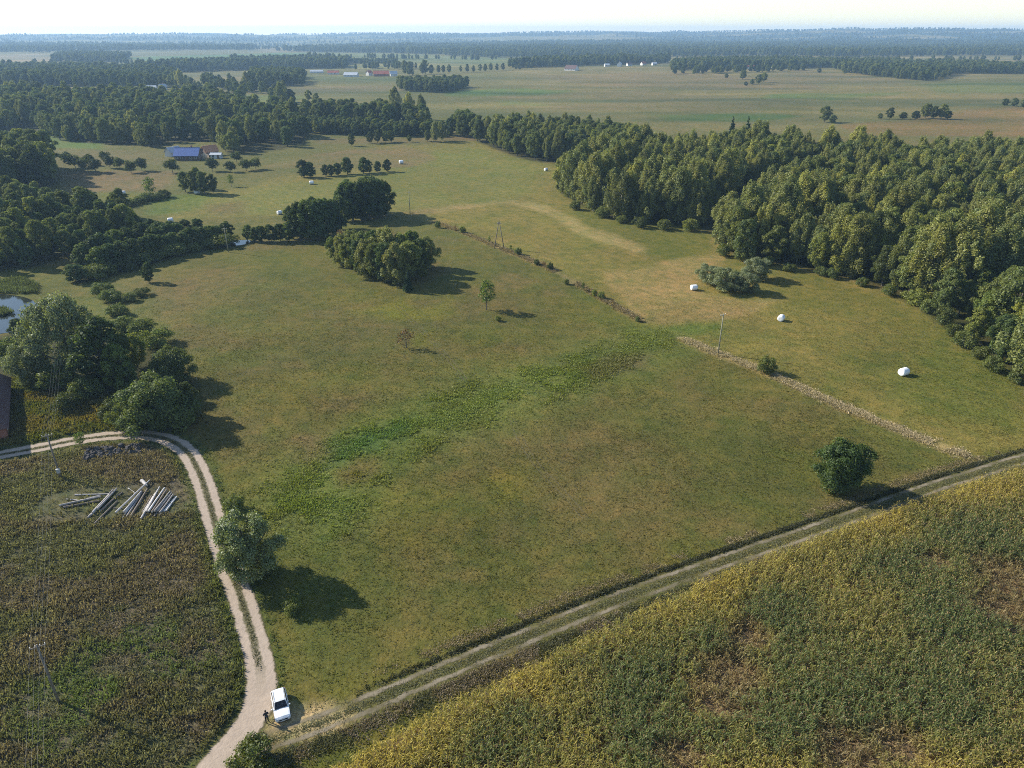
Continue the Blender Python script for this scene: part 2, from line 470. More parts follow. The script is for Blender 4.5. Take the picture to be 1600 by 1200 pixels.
# woods by the pixels of their trees' feet
W_RIGHT = gxy([(872, 300), (905, 322), (950, 340), (1010, 350), (1065, 352), (1118, 362), (1135, 392), (1180, 402), (1240, 418), (1310, 430), (1380, 452), (1450, 480), (1480, 505), (1530, 548), (1585, 588), (1700, 640), (2000, 560), (2000, 275), (1600, 272), (1400, 268), (1300, 260), (1180, 254), (1080, 254), (1000, 254), (935, 268), (895, 282)])
W_MID = gxy([(742, 219), (770, 231), (800, 243), (830, 250), (890, 254), (925, 264), (965, 250), (1000, 240), (985, 226), (940, 220), (880, 216), (800, 213)])
W_LEFT = gxy([(-260, 205), (60, 207), (95, 222), (190, 227), (240, 232), (270, 222), (345, 222), (350, 245), (400, 240), (440, 230), (480, 224), (478, 195), (440, 180), (380, 170), (330, 163), (250, 160), (120, 157), (0, 155), (-260, 152)])
W_L1 = gxy([(-120, 306), (0, 306), (60, 297), (92, 286), (88, 264), (40, 258), (-120, 258)])
W_L2 = gxy([(-100, 428), (0, 424), (55, 418), (105, 402), (160, 395), (200, 385), (225, 362), (190, 338), (140, 328), (95, 335), (60, 318), (0, 312), (-100, 312)])
THICKET = gxy([(-100, 540), (60, 515), (150, 520), (230, 540), (300, 580), (330, 640), (300, 668), (190, 668), (120, 615), (40, 600), (-100, 600)])
ALDERS = gxy([(365, 372), (370, 382), (300, 396), (240, 412), (170, 432), (100, 448), (100, 425), (200, 395), (280, 366)])
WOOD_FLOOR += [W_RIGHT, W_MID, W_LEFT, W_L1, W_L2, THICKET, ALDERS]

# ------------------------------------------------------------------ ground
def build_ground():
    rr = [0.6]
    while rr[-1] < 18: rr.append(rr[-1] * 1.6)
    rr = [r for r in rr if r < 20] + [22.0]
    while rr[-1] < 11000: rr.append(rr[-1] + max(.45, rr[-1] * .0108))
    rr = np.array(rr)
    fine = np.linspace(-61, 61, 470)
    coarse = np.linspace(61, 299, 50)[1:-1]
    az = np.radians(np.concatenate([fine, coarse]))
    A, Rr = np.meshgrid(az, rr)
    x = (Rr * np.sin(A)).ravel(); y = (Rr * np.cos(A)).ravel()
    nr, na = Rr.shape
    i = np.arange(nr - 1)[:, None]; j = np.arange(na)[None, :]
    a = i * na + j; b = i * na + (j + 1) % na
    f = np.stack([a, b, b + na, a + na], -1).reshape(-1, 4)[:, ::-1]
    co = np.stack([x, y, terrain(x, y)], -1)
    cols = ground_colour(x, y)
    me = fast_mesh('ground', co, f, cols, smooth=True)
    mw = me.attributes.new('Mow', 'FLOAT', 'POINT'); mw.data.foreach_set('value', sstep(-1, 3, sdist(x, y, FARMEADOW)).astype(np.float32))
    m, N, L, B = new_mat('meadow_ground')
    at = N.new('ShaderNodeAttribute'); at.attribute_name = 'Col'
    geo = N.new('ShaderNodeNewGeometry'); pos = geo.outputs['Position']
    n1 = noise_node(N, L, pos, 1.9, 4, .7)
    n2 = noise_node(N, L, pos, .33, 4, .6, .4)
    n3 = noise_node(N, L, pos, .06, 3, .6, .6)
    c = at.outputs['Color']
    c = mixrgb(N, L, 1, c, ramp(N, L, n1, [(.26, .45), (.42, .92), (.55, 1.05), (.76, 1.6)]), 'MULTIPLY')
    c = mixrgb(N, L, 1, c, ramp(N, L, n2, [(.3, (.68, .80, .70)), (.5, (1, 1, 1)), (.72, (1.32, 1.16, 1.15))]), 'MULTIPLY')
    c = mixrgb(N, L, 1, c, ramp(N, L, n3, [(.3, (.86, .95, .85)), (.7, (1.14, 1.04, 1.12))]), 'MULTIPLY')
    mo = N.new('ShaderNodeAttribute'); mo.attribute_name = 'Mow'      # swaths left by the mower
    bdir = BOUND_B[-1] - BOUND_A[0]; bdir = bdir / np.linalg.norm(bdir)
    dt = N.new('ShaderNodeVectorMath'); dt.operation = 'DOT_PRODUCT'; dt.inputs[1].default_value = (-bdir[1], bdir[0], 0); L.new(pos, dt.inputs[0])
    wob = mathn(N, L, 'MULTIPLY_ADD', noise_node(N, L, pos, .02, 2), 14.0, dt.outputs['Value'])
    sw = mathn(N, L, 'SINE', mathn(N, L, 'MULTIPLY', wob, 1.9))
    sw = mathn(N, L, 'MULTIPLY', sw, mathn(N, L, 'MULTIPLY', mo.outputs['Fac'], mathn(N, L, 'MULTIPLY_ADD', n3, .55, -.12, clamp=True)))
    c = mixrgb(N, L, mathn(N, L, 'MULTIPLY_ADD', sw, .5, .5, clamp=True), mixrgb(N, L, 1, c, (.72, .76, .74), 'MULTIPLY'), mixrgb(N, L, 1, c, (1.28, 1.22, 1.24), 'MULTIPLY'))
    L.new(c, B.inputs['Base Color'])
    B.inputs['Roughness'].default_value = .95; B.inputs['Specular IOR Level'].default_value = .1
    bp = N.new('ShaderNodeBump'); bp.inputs['Strength'].default_value = .75; bp.inputs['Distance'].default_value = .22
    nb = noise_node(N, L, pos, 2.6, 4, .65)
    L.new(nb, bp.inputs['Height'])
    L.new(bp.outputs[0], B.inputs['Normal'])
    return link('ground', me, m, kind='structure', label='rolling olive and brown meadow land with fields to the horizon')

ground = build_ground()

def ribbon(name, line, hw, mat, lift, label, nacross=9, merge=None):
    d = np.gradient(line, axis=0); d /= np.linalg.norm(d, axis=1)[:, None]
    nrm = np.stack([-d[:, 1], d[:, 0]], -1)
    us = np.linspace(-1, 1, nacross)
    n = len(line)
    P = line[:, None, :] + nrm[:, None, :] * (us[None, :, None] * hw)
    x, y = P[..., 0].ravel(), P[..., 1].ravel()
    z = terrain(x, y) + lift
    i = np.arange(n - 1)[:, None]; j = np.arange(nacross - 1)[None, :]
    a = i * nacross + j
    f = np.stack([a, a + 1, a + nacross + 1, a + nacross], -1).reshape(-1, 4)[:, ::-1]
    cols = np.zeros((len(x), 3)); cols[:, 0] = np.tile(us * .5 + .5, n)
    if merge is not None: cols[:, 1] = np.repeat(merge, nacross)
    me = fast_mesh(name, np.stack([x, y, z], -1), f, cols, smooth=True)
    return link(name, me, mat, kind='structure', label=label)

def track_mat(name, sand, grass, rut_at, rut_w, edge, strength):
    """two wheel ruts of bare sand with grass between; the second channel closes the middle strip"""
    m, N, L, B = new_mat(name)
    at = N.new('ShaderNodeAttribute'); at.attribute_name = 'Col'
    sp = N.new('ShaderNodeSeparateColor'); L.new(at.outputs['Color'], sp.inputs[0])
    geo = N.new('ShaderNodeNewGeometry'); pos = geo.outputs['Position']
    au = mathn(N, L, 'ABSOLUTE', mathn(N, L, 'MULTIPLY_ADD', sp.outputs[0], 2.0, -1.0))
    nb = noise_node(N, L, pos, 2.2, 4, .7); nf = noise_node(N, L, pos, .25, 3)
    na = mathn(N, L, 'ADD', mathn(N, L, 'MULTIPLY_ADD', nb, .26, -.13), mathn(N, L, 'MULTIPLY_ADD', noise_node(N, L, pos, .7, 3), .36, -.18))
    au2 = mathn(N, L, 'ADD', au, na)
    dr = mathn(N, L, 'ABSOLUTE', mathn(N, L, 'SUBTRACT', au2, rut_at))
    rut = mathn(N, L, 'MULTIPLY_ADD', mathn(N, L, 'SUBTRACT', dr, rut_w), -9.0, .5, clamp=True)
    mid = mathn(N, L, 'MULTIPLY', mathn(N, L, 'MULTIPLY_ADD', mathn(N, L, 'SUBTRACT', au2, rut_at), -9.0, .5, clamp=True), sp.outputs[1])
    s = mathn(N, L, 'MULTIPLY', mathn(N, L, 'MAXIMUM', rut, mid), strength)
    s = mathn(N, L, 'MULTIPLY', s, mathn(N, L, 'MULTIPLY_ADD', nf, 3.2, -.85, clamp=True)) if strength < .9 else s
    sandc = mixrgb(N, L, noise_node(N, L, pos, 1.1, 5, .7), [v * .72 for v in sand], [v * 1.22 for v in sand])
    grassc = mixrgb(N, L, nb, [v * .55 for v in grass], [v * 1.45 for v in grass])
    L.new(mixrgb(N, L, s, grassc, sandc), B.inputs['Base Color'])
    B.inputs['Roughness'].default_value = .95; B.inputs['Specular IOR Level'].default_value = .1
    al = mathn(N, L, 'MULTIPLY_ADD', mathn(N, L, 'SUBTRACT', au2, edge), -7.0, .5, clamp=True)
    L.new(mathn(N, L, 'MAXIMUM', al, s) if strength > .9 else s, B.inputs['Alpha'])
    bp = N.new('ShaderNodeBump'); bp.inputs['Strength'].default_value = .6; bp.inputs['Distance'].default_value = .12
    L.new(nb, bp.inputs['Height']); L.new(bp.outputs[0], B.inputs['Normal'])
    return m

M_SAND = track_mat('sandy_road', (.36, .29, .228), (.125, .112, .062), .44, .235, .74, 1.0)
M_TRK = track_mat('grassy_track', (.255, .215, .155), (.20, .17, .11), .46, .13, .80, .85)
px_line = ROAD
dj = np.linalg.norm(ROAD - np.array(JUNC[:2]), axis=1)
ij = int(np.argmin(np.linalg.norm(ROAD - gxy([(404, 1050)])[0], axis=1)))
merge = sstep(ij - 16, ij + 10, np.arange(len(ROAD)))
ribbon('sandy_road', ROAD, 2.35, M_SAND, .045, 'pale sandy two-rut farm road curving round the weedy plot', 11, merge)
ribbon('grassy_track', TRACK, 2.3, M_TRK, .035, 'grassy two-rut field track running between meadow and maize', 11)

M_TRACE = track_mat('faint_wheel_trace', (.15, .128, .065), (.15, .13, .07), .42, .10, .8, .6)
for pts, lb in (([(620, 478), (650, 508), (690, 548), (728, 594)], 'faint wheel traces crossing the meadow below the oval copse'), ([(800, 655), (812, 685), (838, 725), (880, 770), (915, 810)], 'faint wheel traces climbing the meadow from the damp hollow')):
    ribbon('wheel_traces', spline(gxy(pts), 1), 1.2, M_TRACE, .03, lb)

def sheet(name, poly, z, mat, label):
    bm = bmesh.new()
    pts = spline(list(poly) + [poly[0]], 1.5)[:-1]
    vs_ = [bm.verts.new((p[0], p[1], z)) for p in pts]
    bm.faces.new(vs_)
    bmesh.ops.triangulate(bm, faces=bm.faces[:])
    o = bm_obj(name, bm, mat, kind='structure', label=label)
    return o

m, N, L, B = new_mat('pond_water')
B.inputs['Base Color'].default_value = (.018, .022, .018, 1); B.inputs['Roughness'].default_value = .04
B.inputs['IOR'].default_value = 1.33
tc = N.new('ShaderNodeNewGeometry'); bp = N.new('ShaderNodeBump'); bp.inputs['Strength'].default_value = .06; bp.inputs['Distance'].default_value = .05
L.new(noise_node(N, L, tc.outputs['Position'], 1.5, 2), bp.inputs['Height']); L.new(bp.outputs[0], B.inputs['Normal'])
M_WATER = m
sheet('pond_water', gxy([(-90, 462), (-20, 459), (35, 464), (62, 478), (66, 496), (42, 512), (5, 521), (-90, 528)]), .06, M_WATER, 'dark pond with pale sky reflection at the left edge')
sheet('stream_water', gxy([(355, 381), (366, 377), (386, 375), (392, 378), (382, 382), (366, 384)]), .06, M_WATER, 'small bright bend of stream beside the dark alders')

# ------------------------------------------------------------------ ground cover (nobody could count it)
def tufts(name, P, cols, h, spread, width, blades, label, jitter=.35):
    """clumps of blades: P (n,2) ground points; h, spread, width arrays or numbers"""
    n = len(P)
    if n == 0: return
    z = terrain(P[:, 0], P[:, 1])
    C = np.repeat(np.column_stack([P, z]), blades, 0)
    N_ = n * blades
    ex = lambda v: np.repeat(np.broadcast_to(v, n), blades)
    a = rng.uniform(0, 2 * np.pi, N_); rad = np.sqrt(rng.uniform(0, 1, N_))
    S, Hh, Wd = ex(spread), ex(h) * rng.uniform(.55, 1.15, N_), ex(width) * rng.uniform(.6, 1.3, N_)
    dx, dy = np.cos(a), np.sin(a)
    base = C + np.column_stack([dx * rad * S * .5, dy * rad * S * .5, np.full(N_, -.03)])
    tip = base + np.column_stack([dx * S * rng.uniform(.2, .8, N_), dy * S * rng.uniform(.2, .8, N_), Hh])
    t2 = rng.uniform(0, np.pi, N_)
    w = np.column_stack([np.cos(t2) * Wd, np.sin(t2) * Wd, np.zeros(N_)])
    mid = base * .45 + tip * .55 + np.column_stack([np.zeros(N_), np.zeros(N_), Hh * .12])
    co = np.stack([base - w * .3, mid + w, tip, mid - w], 1).reshape(-1, 3)
    f = np.arange(N_ * 4).reshape(-1, 4)
    cc = np.repeat(np.repeat(cols, blades, 0) * rng.uniform(1 - jitter, 1 + jitter, (N_, 1)), 4, 0)
    me = fast_mesh(name, co, f, np.clip(cc, .005, .8))
    return link(name, me, M_GRASS, kind='stuff', label=label)

def pts_in(poly, n, margin=0):
    lo, hi = poly.min(0), poly.max(0)
    P = rng.uniform(lo, hi, (n, 2))
    return P[sdist(P[:, 0], P[:, 1], poly) > margin]

def in_view(P, pad=160):
    """keep ground points the photograph (plus a margin) can show"""
    fz = P[:, 1] * CP + CAM_H * SP; uy = P[:, 1] * SP - CAM_H * CP
    u = 800 + FOC * P[:, 0] / fz; v = 600 - FOC * uy / fz
    return P[(u > -pad) & (u < 1600 + pad) & (v < 1200 + pad) & (fz > 5)]

# short meadow grass
P = np.column_stack([rng.uniform(-110, 150, 400000), 40 + 190 * rng.uniform(0, 1, 400000) ** 1.3])
P = in_view(P, 60)
dR = pldist(P[:, 0], P[:, 1], ROAD[::5]); dT = pldist(P[:, 0], P[:, 1], TRACK[::5])
keep = (dR > 2.2) & (dT > 1.9) & (sdist(P[:, 0], P[:, 1], MAIZE) < -.2) & (sdist(P[:, 0], P[:, 1], LEFT) < 0) & (sdist(P[:, 0], P[:, 1], W_RIGHT) < 0)
P = P[keep]
dens = fbm(P[:, 0] / 7, P[:, 1] / 7, 9) + .35 * rng.uniform(-1, 1, len(P))
P = P[(dens > .45) & (rng.uniform(0, 1, len(P)) > sstep(110, 225, P[:, 1]))][:70000]
gc = ground_colour(P[:, 0], P[:, 1])
rr_ = np.hypot(P[:, 0], P[:, 1])
tufts('meadow_grass', P, gc * np.array([1.3, 1.28, 1.2]), .12 + rng.uniform(0, .12, len(P)), .26 + rr_ * .0004, .045 + rr_ * .00012, 3, 'short dry olive meadow grass')

# wet strip sedge
WETLINE = spline(gxy([(400, 830), (470, 770), (540, 710), (640, 665), (780, 605), (900, 580), (1000, 540), (1050, 525)]), 1)
P = pts_in(WET, 30000)
d = sdist(P[:, 0], P[:, 1], WET)
P2 = WETLINE[rng.integers(0, len(WETLINE), 9000)] + rng.normal(0, 5.5, (9000, 2))
P = np.vstack([P, P2]); d = sdist(P[:, 0], P[:, 1], WET)
P = P[(sstep(-7, 8, d) * (.1 + 1.2 * sstep(.35, .65, fbm(P[:, 0] / 5, P[:, 1] / 4, 21))) > rng.uniform(.05, 1.0, len(P)))]
P = P[rng.permutation(len(P))[:8000]]
gc = ground_colour(P[:, 0], P[:, 1])
tufts('sedge_tussocks', P, gc * np.array([2.2, 2.2, 1.8]), .14 + .36 * fbm(P[:, 0] / 5, P[:, 1] / 5, 31), .5, .075, 7, 'bushy green sedge tussocks in the damp hollow', .45)

# rough weedy plot inside the road bend
P = in_view(pts_in(LEFT, 60000, .6))
P = P[(pldist(P[:, 0], P[:, 1], gxy([(95, 790), (280, 775)])) > 4.5) | (rng.uniform(0, 1, len(P)) < .15)][:17000]
gc = ground_colour(P[:, 0], P[:, 1])
nn = fbm(P[:, 0] / 5, P[:, 1] / 3.5, 61); lush = (sstep(-5, 3, sdist(P[:, 0], P[:, 1], gxy([(10, 1110), (120, 1030), (200, 955), (300, 985), (335, 1035), (230, 1095), (60, 1190)]))) * sstep(.35, .6, fbm(P[:, 0] / 4 + 4, P[:, 1] / 3, 62)))[:, None]
wc = gc * (.8 + 1.5 * rng.uniform(0, 1, (len(P), 1)) ** 1.5) * np.array([1.55, 1.45, 1.45])
wc = wc * (1 - lush) + np.array((.16, .195, .065)) * (.7 + .6 * rng.uniform(0, 1, (len(P), 1))) * lush
tufts('rough_weeds', P, wc, .20 + .7 * nn, .5, .065, 8, 'tall brown and green weeds filling the plot', .42)

# scrubby herbs by the old barn
P = pts_in(SCRUB, 9000)[:6000]
gc = ground_colour(P[:, 0], P[:, 1])
tufts('dry_herbs', P, gc * np.array([1.6, 1.5, 1.2]) * rng.uniform(.7, 1.3, (len(P), 1)), .7, .6, .10, 7, 'straw coloured herbs and goldenrod beside the barn', .4)

# dry boundary strips
def along(line, n, spread):
    i = rng.integers(0, len(line) - 1, n); t = rng.uniform(0, 1, n)[:, None]
    P = line[i] * (1 - t) + line[i + 1] * t
    return P + rng.normal(0, spread, (n, 2))
P = along(BOUND_A, 3800, .75); P = P[fbm(P[:, 0] / 6, P[:, 1] / 6, 3) > .38]
tufts('dry_margin_grass', P, np.array((.30, .23, .14)) * rng.uniform(.4, 1.4, (len(P), 1)), .45, .5, .06, 6, 'tan dry grass along the old fence line')
P = along(BOUND_B, 4500, .75); P = P[fbm(P[:, 0] / 5, P[:, 1] / 5, 3) > .36]
tufts('straw_grass', P, np.array((.50, .40, .26)) * rng.uniform(.5, 1.3, (len(P), 1)), .38, .5, .05, 7, 'pale straw grass strip beyond the lone round tree')

# track weeds coloured dark for the bank's shadow, and their tan fringe
i0 = int(np.argmin(np.linalg.norm(TRACK - gxy([(560, 1106)])[0], axis=1)))
dT_ = np.gradient(TRACK, axis=0); dT_ /= np.linalg.norm(dT_, axis=1)[:, None]
NRM = np.stack([-dT_[:, 1], dT_[:, 0]], -1)
bank = (TRACK + NRM * 2.1)[i0:]; fringe = (TRACK + NRM * 3.4)[i0:]; maizeside = (TRACK - NRM * 2.6)[max(0, i0 - 25):]
P = along(bank, 8000, .20); P = P[rng.uniform(0, 1, len(P)) < sstep(0, 14, np.linalg.norm(P - bank[0], axis=1)) + .06]
P = in_view(P)
P = P[fbm(P[:, 0] / 4, P[:, 1] / 4, 17) + rng.uniform(-.3, .3, len(P)) > .34]
tufts('bank_shadow_weeds', P, np.array((.07, .07, .036)) * rng.uniform(.5, 1.6, (len(P), 1)), .10 + .3 * fbm(P[:, 0] / 2.5, P[:, 1] / 2.5, 27), .34, .06, 6, 'weeds on the low bank by the grassy track, coloured dark for its shadow', .4)
P = in_view(along(fringe, 8000, .5)); P = P[rng.uniform(0, 1, len(P)) < sstep(0, 16, np.linalg.norm(P - fringe[0], axis=1)) + .05]; P = P[fbm(P[:, 0] / 7, P[:, 1] / 7, 13) > .4]
tufts('fringe_grass', P, np.array((.27, .21, .115)) * rng.uniform(.6, 1.35, (len(P), 1)), .16, .4, .05, 4, 'tan grass fringe above the track bank')
P = in_view(along(maizeside, 16000, .9)); P = P[(sdist(P[:, 0], P[:, 1], MAIZE) < .2) & (pldist(P[:, 0], P[:, 1], TRACK[::5]) > 1.7)]
wc = np.where(fbm(P[:, 0] / 5, P[:, 1] / 5, 15)[:, None] > .5, np.array((.24, .19, .125)), np.array((.14, .135, .068)))
tufts('headland_weeds', P, wc * rng.uniform(.6, 1.35, (len(P), 1)), .10 + .34 * fbm(P[:, 0] / 3, P[:, 1] / 3, 28), .4, .055, 5, 'brown weeds between the grassy track and the maize')
P = in_view(along(ROAD, 9000, 1.0)); d = pldist(P[:, 0], P[:, 1], ROAD[::4])
P = P[(d > 1.95) & (d < 3.4)]
tufts('verge_grass', P, np.array((.085, .115, .035)) * rng.uniform(.5, 1.35, (len(P), 1)), .3, .4, .07, 6, 'green grass verge along the sandy road')
P = along(ROAD[:ij], 1700, .13)
tufts('road_grass', P, np.array((.17, .155, .085)) * rng.uniform(.6, 1.3, (len(P), 1)), .16, .3, .06, 5, 'low grass ridge between the ruts of the sandy road')

P = in_view(along(TRACK, 9000, .33))
tufts('track_grass', P, np.array((.17, .165, .08)) * rng.uniform(.6, 1.4, (len(P), 1)), .12, .3, .045, 4, 'short grass between the ruts of the field track')
P = in_view(along(TRACK, 9000, 1.2)); P = P[fbm(P[:, 0] / 2, P[:, 1] / 2, 73) > .56]
tufts('rut_grass', P, np.array((.16, .15, .08)) * rng.uniform(.6, 1.4, (len(P), 1)), .12, .35, .045, 4, 'grass creeping over the ruts of the field track')

# reeds by the pond
P = pts_in(gxy([(-80, 440), (40, 436), (62, 446), (56, 460), (-80, 458)]), 1500)
P2 = pts_in(gxy([(-60, 484), (8, 484), (22, 490), (5, 494), (-60, 494)]), 700)
P = np.vstack([P, P2])
tufts('pond_reeds', P, np.array((.11, .13, .06)) * rng.uniform(.5, 1.5, (len(P), 1)), 1.0 + .5 * rng.uniform(0, 1, len(P)), .6, .07, 8, 'green reeds round the dark pond')

# maize crop
def maize():
    P = in_view(pts_in(MAIZE, 120000), 130)
    q0, q1 = TRACK[len(TRACK) // 4], TRACK[len(TRACK) // 2]; rd = (q1 - q0) / np.linalg.norm(q1 - q0); rn = np.array([-rd[1], rd[0]])
    off = P @ rn; P = P + rn * (np.round(off / .75) * .75 - off + rng.normal(0, .06, len(P)))[:, None]
    d = sdist(P[:, 0], P[:, 1], MAIZE)
    bare = [(g(1140, 1060), 4.2), (g(1165, 1000), 3.0), (g(1120, 1105), 3.0), (g(1325, 1180), 4.0), (g(1400, 1170), 3.0), (g(1575, 905), 4.5), (g(1560, 950), 4.0), (g(1460, 880), 2.0), (g(1060, 1190), 2.5)]
    hole = np.zeros(len(P))
    for c, rad in bare:
        q = np.hypot(P[:, 0] - c.x, P[:, 1] - c.y) / rad + (fbm(P[:, 0] / 2, P[:, 1] / 2, 91) - .5) * 1.0
        hole = np.maximum(hole, sstep(1.25, .55, q))
    k = rng.uniform(0, 1, len(P)) > hole * .55
    P, d, hole = P[k][:19000], d[k][:19000], hole[k][:19000]
    n = len(P)
    z = terrain(P[:, 0], P[:, 1])
    Hh = (1.55 + .55 * fbm(P[:, 0] / 6, P[:, 1] / 6, 33)) * rng.uniform(.85, 1.1, n) * (1 - .45 * hole)
    dry = np.clip(sstep(9, .0, d) * .9 + (fbm(P[:, 0] / 7, P[:, 1] / 7, 44) - .45) * 1.5 + hole * .5 + rng.normal(0, .18, n), 0, 1)
    leafg = np.array((.14, .172, .055)); leafy = np.array((.43, .34, .07)); leafb = np.array((.24, .165, .085))
    c0 = leafg * (1 - dry[:, None]) + leafy * dry[:, None]
    c0 = c0 * (1 - hole[:, None] * .7) + leafb * hole[:, None] * .7
    V, C = [], []
    nl = 7
    lean = rng.normal(0, .12, (n, 2)) + rng.normal(0, .5, (n, 2)) * hole[:, None]
    top = np.column_stack([P + lean * Hh[:, None], z + Hh])
    base = np.column_stack([P, z - .02])
    for l in range(nl):
        t = .18 + .78 * l / (nl - 1) + rng.normal(0, .04, n)
        o = base + (top - base) * t[:, None]
        a = rng.uniform(0, 2 * np.pi, n)
        ln = rng.uniform(.55, 1.0, n) * (1.15 - .45 * t)
        rise = rng.uniform(.05, .45, n) * (.4 + t)
        dr = np.column_stack([np.cos(a), np.sin(a), np.zeros(n)]); sdv = np.column_stack([-np.sin(a), np.cos(a), np.zeros(n)]) * (rng.uniform(.03, .055, n)[:, None])
        mid = o + dr * (ln * .5)[:, None]; mid[:, 2] += rise * ln
        tip = o + dr * ln[:, None]; tip[:, 2] += rise * ln - rng.uniform(.1, .5, n)
        q1 = np.stack([o - sdv * .4, o + sdv * .4, mid + sdv, mid - sdv], 1)
        q2 = np.stack([mid - sdv, mid + sdv, tip + sdv * .15, tip - sdv * .15], 1)
        V += [q1, q2]
        cc = c0 * rng.uniform(.6, 1.4, (n, 1))
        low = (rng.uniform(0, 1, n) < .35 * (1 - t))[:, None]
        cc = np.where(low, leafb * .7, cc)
        C += [cc, cc]
    w = np.array([[.02, .012, 0]])
    V.append(np.stack([base - w, base + w, top + w * .6, top - w * .6], 1)); C.append(c0 * 1.1)
    tas = top.copy(); tas[:, 2] += rng.uniform(.18, .35, n)
    a = rng.uniform(0, np.pi, n); w = np.column_stack([np.cos(a), np.sin(a), np.zeros(n)]) * .07
    V.append(np.stack([top - w * .2, top + w * .2, tas + w, tas - w], 1)); C.append(np.tile(np.array((.26, .19, .09)), (n, 1)) * rng.uniform(.7, 1.2, (n, 1)))
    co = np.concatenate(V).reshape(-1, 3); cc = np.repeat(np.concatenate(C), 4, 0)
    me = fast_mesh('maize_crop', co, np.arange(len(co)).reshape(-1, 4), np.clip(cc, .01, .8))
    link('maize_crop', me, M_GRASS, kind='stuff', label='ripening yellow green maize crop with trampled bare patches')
    # fallen stalks and dry litter in the trampled patches
    Q = np.vstack([np.column_stack([c.x + rng.normal(0, rad * .55, 420), c.y + rng.normal(0, rad * .55, 420)]) for c, rad in bare])
    tufts('maize_litter', Q, np.array((.30, .21, .12)) * rng.uniform(.5, 1.3, (len(Q), 1)), .12, 1.3, .05, 3, 'broken dry maize stalks lying on bare soil')
maize()

# ------------------------------------------------------------------ trees: shared meshes, one thing per tree
def crown_mesh(name, lobes, nleaf, size, col, seed, flat=.6, var=.42, inner=.66, tint=(1.25, 1.1, .7), droop=0.):
    r = np.random.default_rng(seed)
    C = np.array([l[0] for l in lobes], float); Rd = np.array([l[1] for l in lobes], float)
    w = (Rd[:, 0] * Rd[:, 2]); w = w / w.sum()
    n = int(nleaf * 1.9)
    k = r.choice(len(lobes), n, p=w)
    d = r.normal(size=(n, 3)); d /= np.linalg.norm(d, axis=1)[:, None]
    d[:, 2] = np.where(d[:, 2] < -.55, -d[:, 2], d[:, 2])
    rad = np.clip(1 - np.abs(r.normal(0, .26, n)), .25, 1) + r.uniform(0, 1, n) ** 2.2 * .55
    p = C[k] + d * Rd[k] * rad[:, None]
    ok = np.ones(n, bool)
    for i in range(len(lobes)):
        q = np.linalg.norm((p - C[i]) / Rd[i], axis=1)
        ok &= (q > inner) | (k == i)
    ok &= p[:, 2] > .15
    p, d, k = p[ok][:nleaf], d[ok][:nleaf], k[ok][:nleaf]
    n = len(p)
    nr = d + r.normal(0, flat, (n, 3)); nr[:, 2] += .15; nr /= np.linalg.norm(nr, axis=1)[:, None]
    t = np.cross(nr, r.normal(size=(n, 3))); t /= np.linalg.norm(t, axis=1)[:, None]
    if droop:
        t = t * (1 - droop) + np.array([0, 0, -1]) * droop
        t -= nr * (t * nr).sum(1)[:, None]; t /= np.linalg.norm(t, axis=1)[:, None] + 1e-6
    b = np.cross(nr, t)
    s = size * r.uniform(.6, 1.35, (n, 1))
    co = np.stack([p - t * s * .75, p + b * s * .5 + t * s * .1 - nr * s * .12, p + t * s * .85, p - b * s * .5 + t * s * .05 - nr * s * .12], 1).reshape(-1, 3)
    lob = r.uniform(0, 1, (len(lobes), 1))[k]
    cc = np.array(col) * (1 + (r.uniform(-1, 1, (n, 1)) * var)) * (1 + (np.array(tint) - 1) * lob * .8)
    return fast_mesh(name, co, np.arange(n * 4).reshape(-1, 4), np.repeat(np.clip(cc, .006, .8), 4, 0))

def trunk_mesh(name, h, r0, limbs, seed, spread, lean=.03, start=.3):
    rnd = random.Random(seed)
    bm = bmesh.new()
    lx, ly = rnd.uniform(-lean, lean) * h, rnd.uniform(-lean, lean) * h
    pts = [Vector((0, 0, -.3)), Vector((0, 0, h * .15)), Vector((lx * .4, ly * .4, h * .45)), Vector((lx, ly, h * .92))]
    add_tube(bm, pts, [r0 * 1.25, r0, r0 * .7, r0 * .12], 7)
    for i in range(limbs):
        t = start + (.85 - start) * (i + rnd.random() * .6) / limbs
        a = i * 2.4 + rnd.uniform(-.4, .4)
        o = Vector((lx * t, ly * t, h * t)); ln = spread * (1.1 - .6 * t) * rnd.uniform(.75, 1.1)
        m_ = o + Vector((math.cos(a) * ln * .55, math.sin(a) * ln * .55, ln * .35))
        e = o + Vector((math.cos(a) * ln, math.sin(a) * ln, ln * .8))
        rr = r0 * (.5 - .3 * t)
        add_tube(bm, [o, m_, e], [rr, rr * .65, rr * .2], 5)
    me = bpy.data.meshes.new(name); bm.normal_update(); bm.to_mesh(me); bm.free()
    return me

def lobes_broad(seed, h, r, base, n=24, lr=.36, power=.8):
    q = np.random.default_rng(seed); out = []
    for i in range(n):
        t = (i + q.uniform(0, .9)) / n
        z = base + (h - base) * (.08 + .84 * t)
        env = r * max(.12, math.sin(math.pi * (.12 + .82 * t)) ** power)
        a = i * 2.4 + q.uniform(-.5, .5); env *= 1 + .20 * math.sin(3 * a + seed) + .12 * math.sin(5 * a + seed * 2 + 7 * t)
        rho = env * math.sqrt(q.uniform(.1, .85))
        s = r * lr * q.uniform(.75, 1.25)
        out.append(((math.cos(a) * rho, math.sin(a) * rho, z), (s, s, s * q.uniform(.75, 1.05))))
    return out

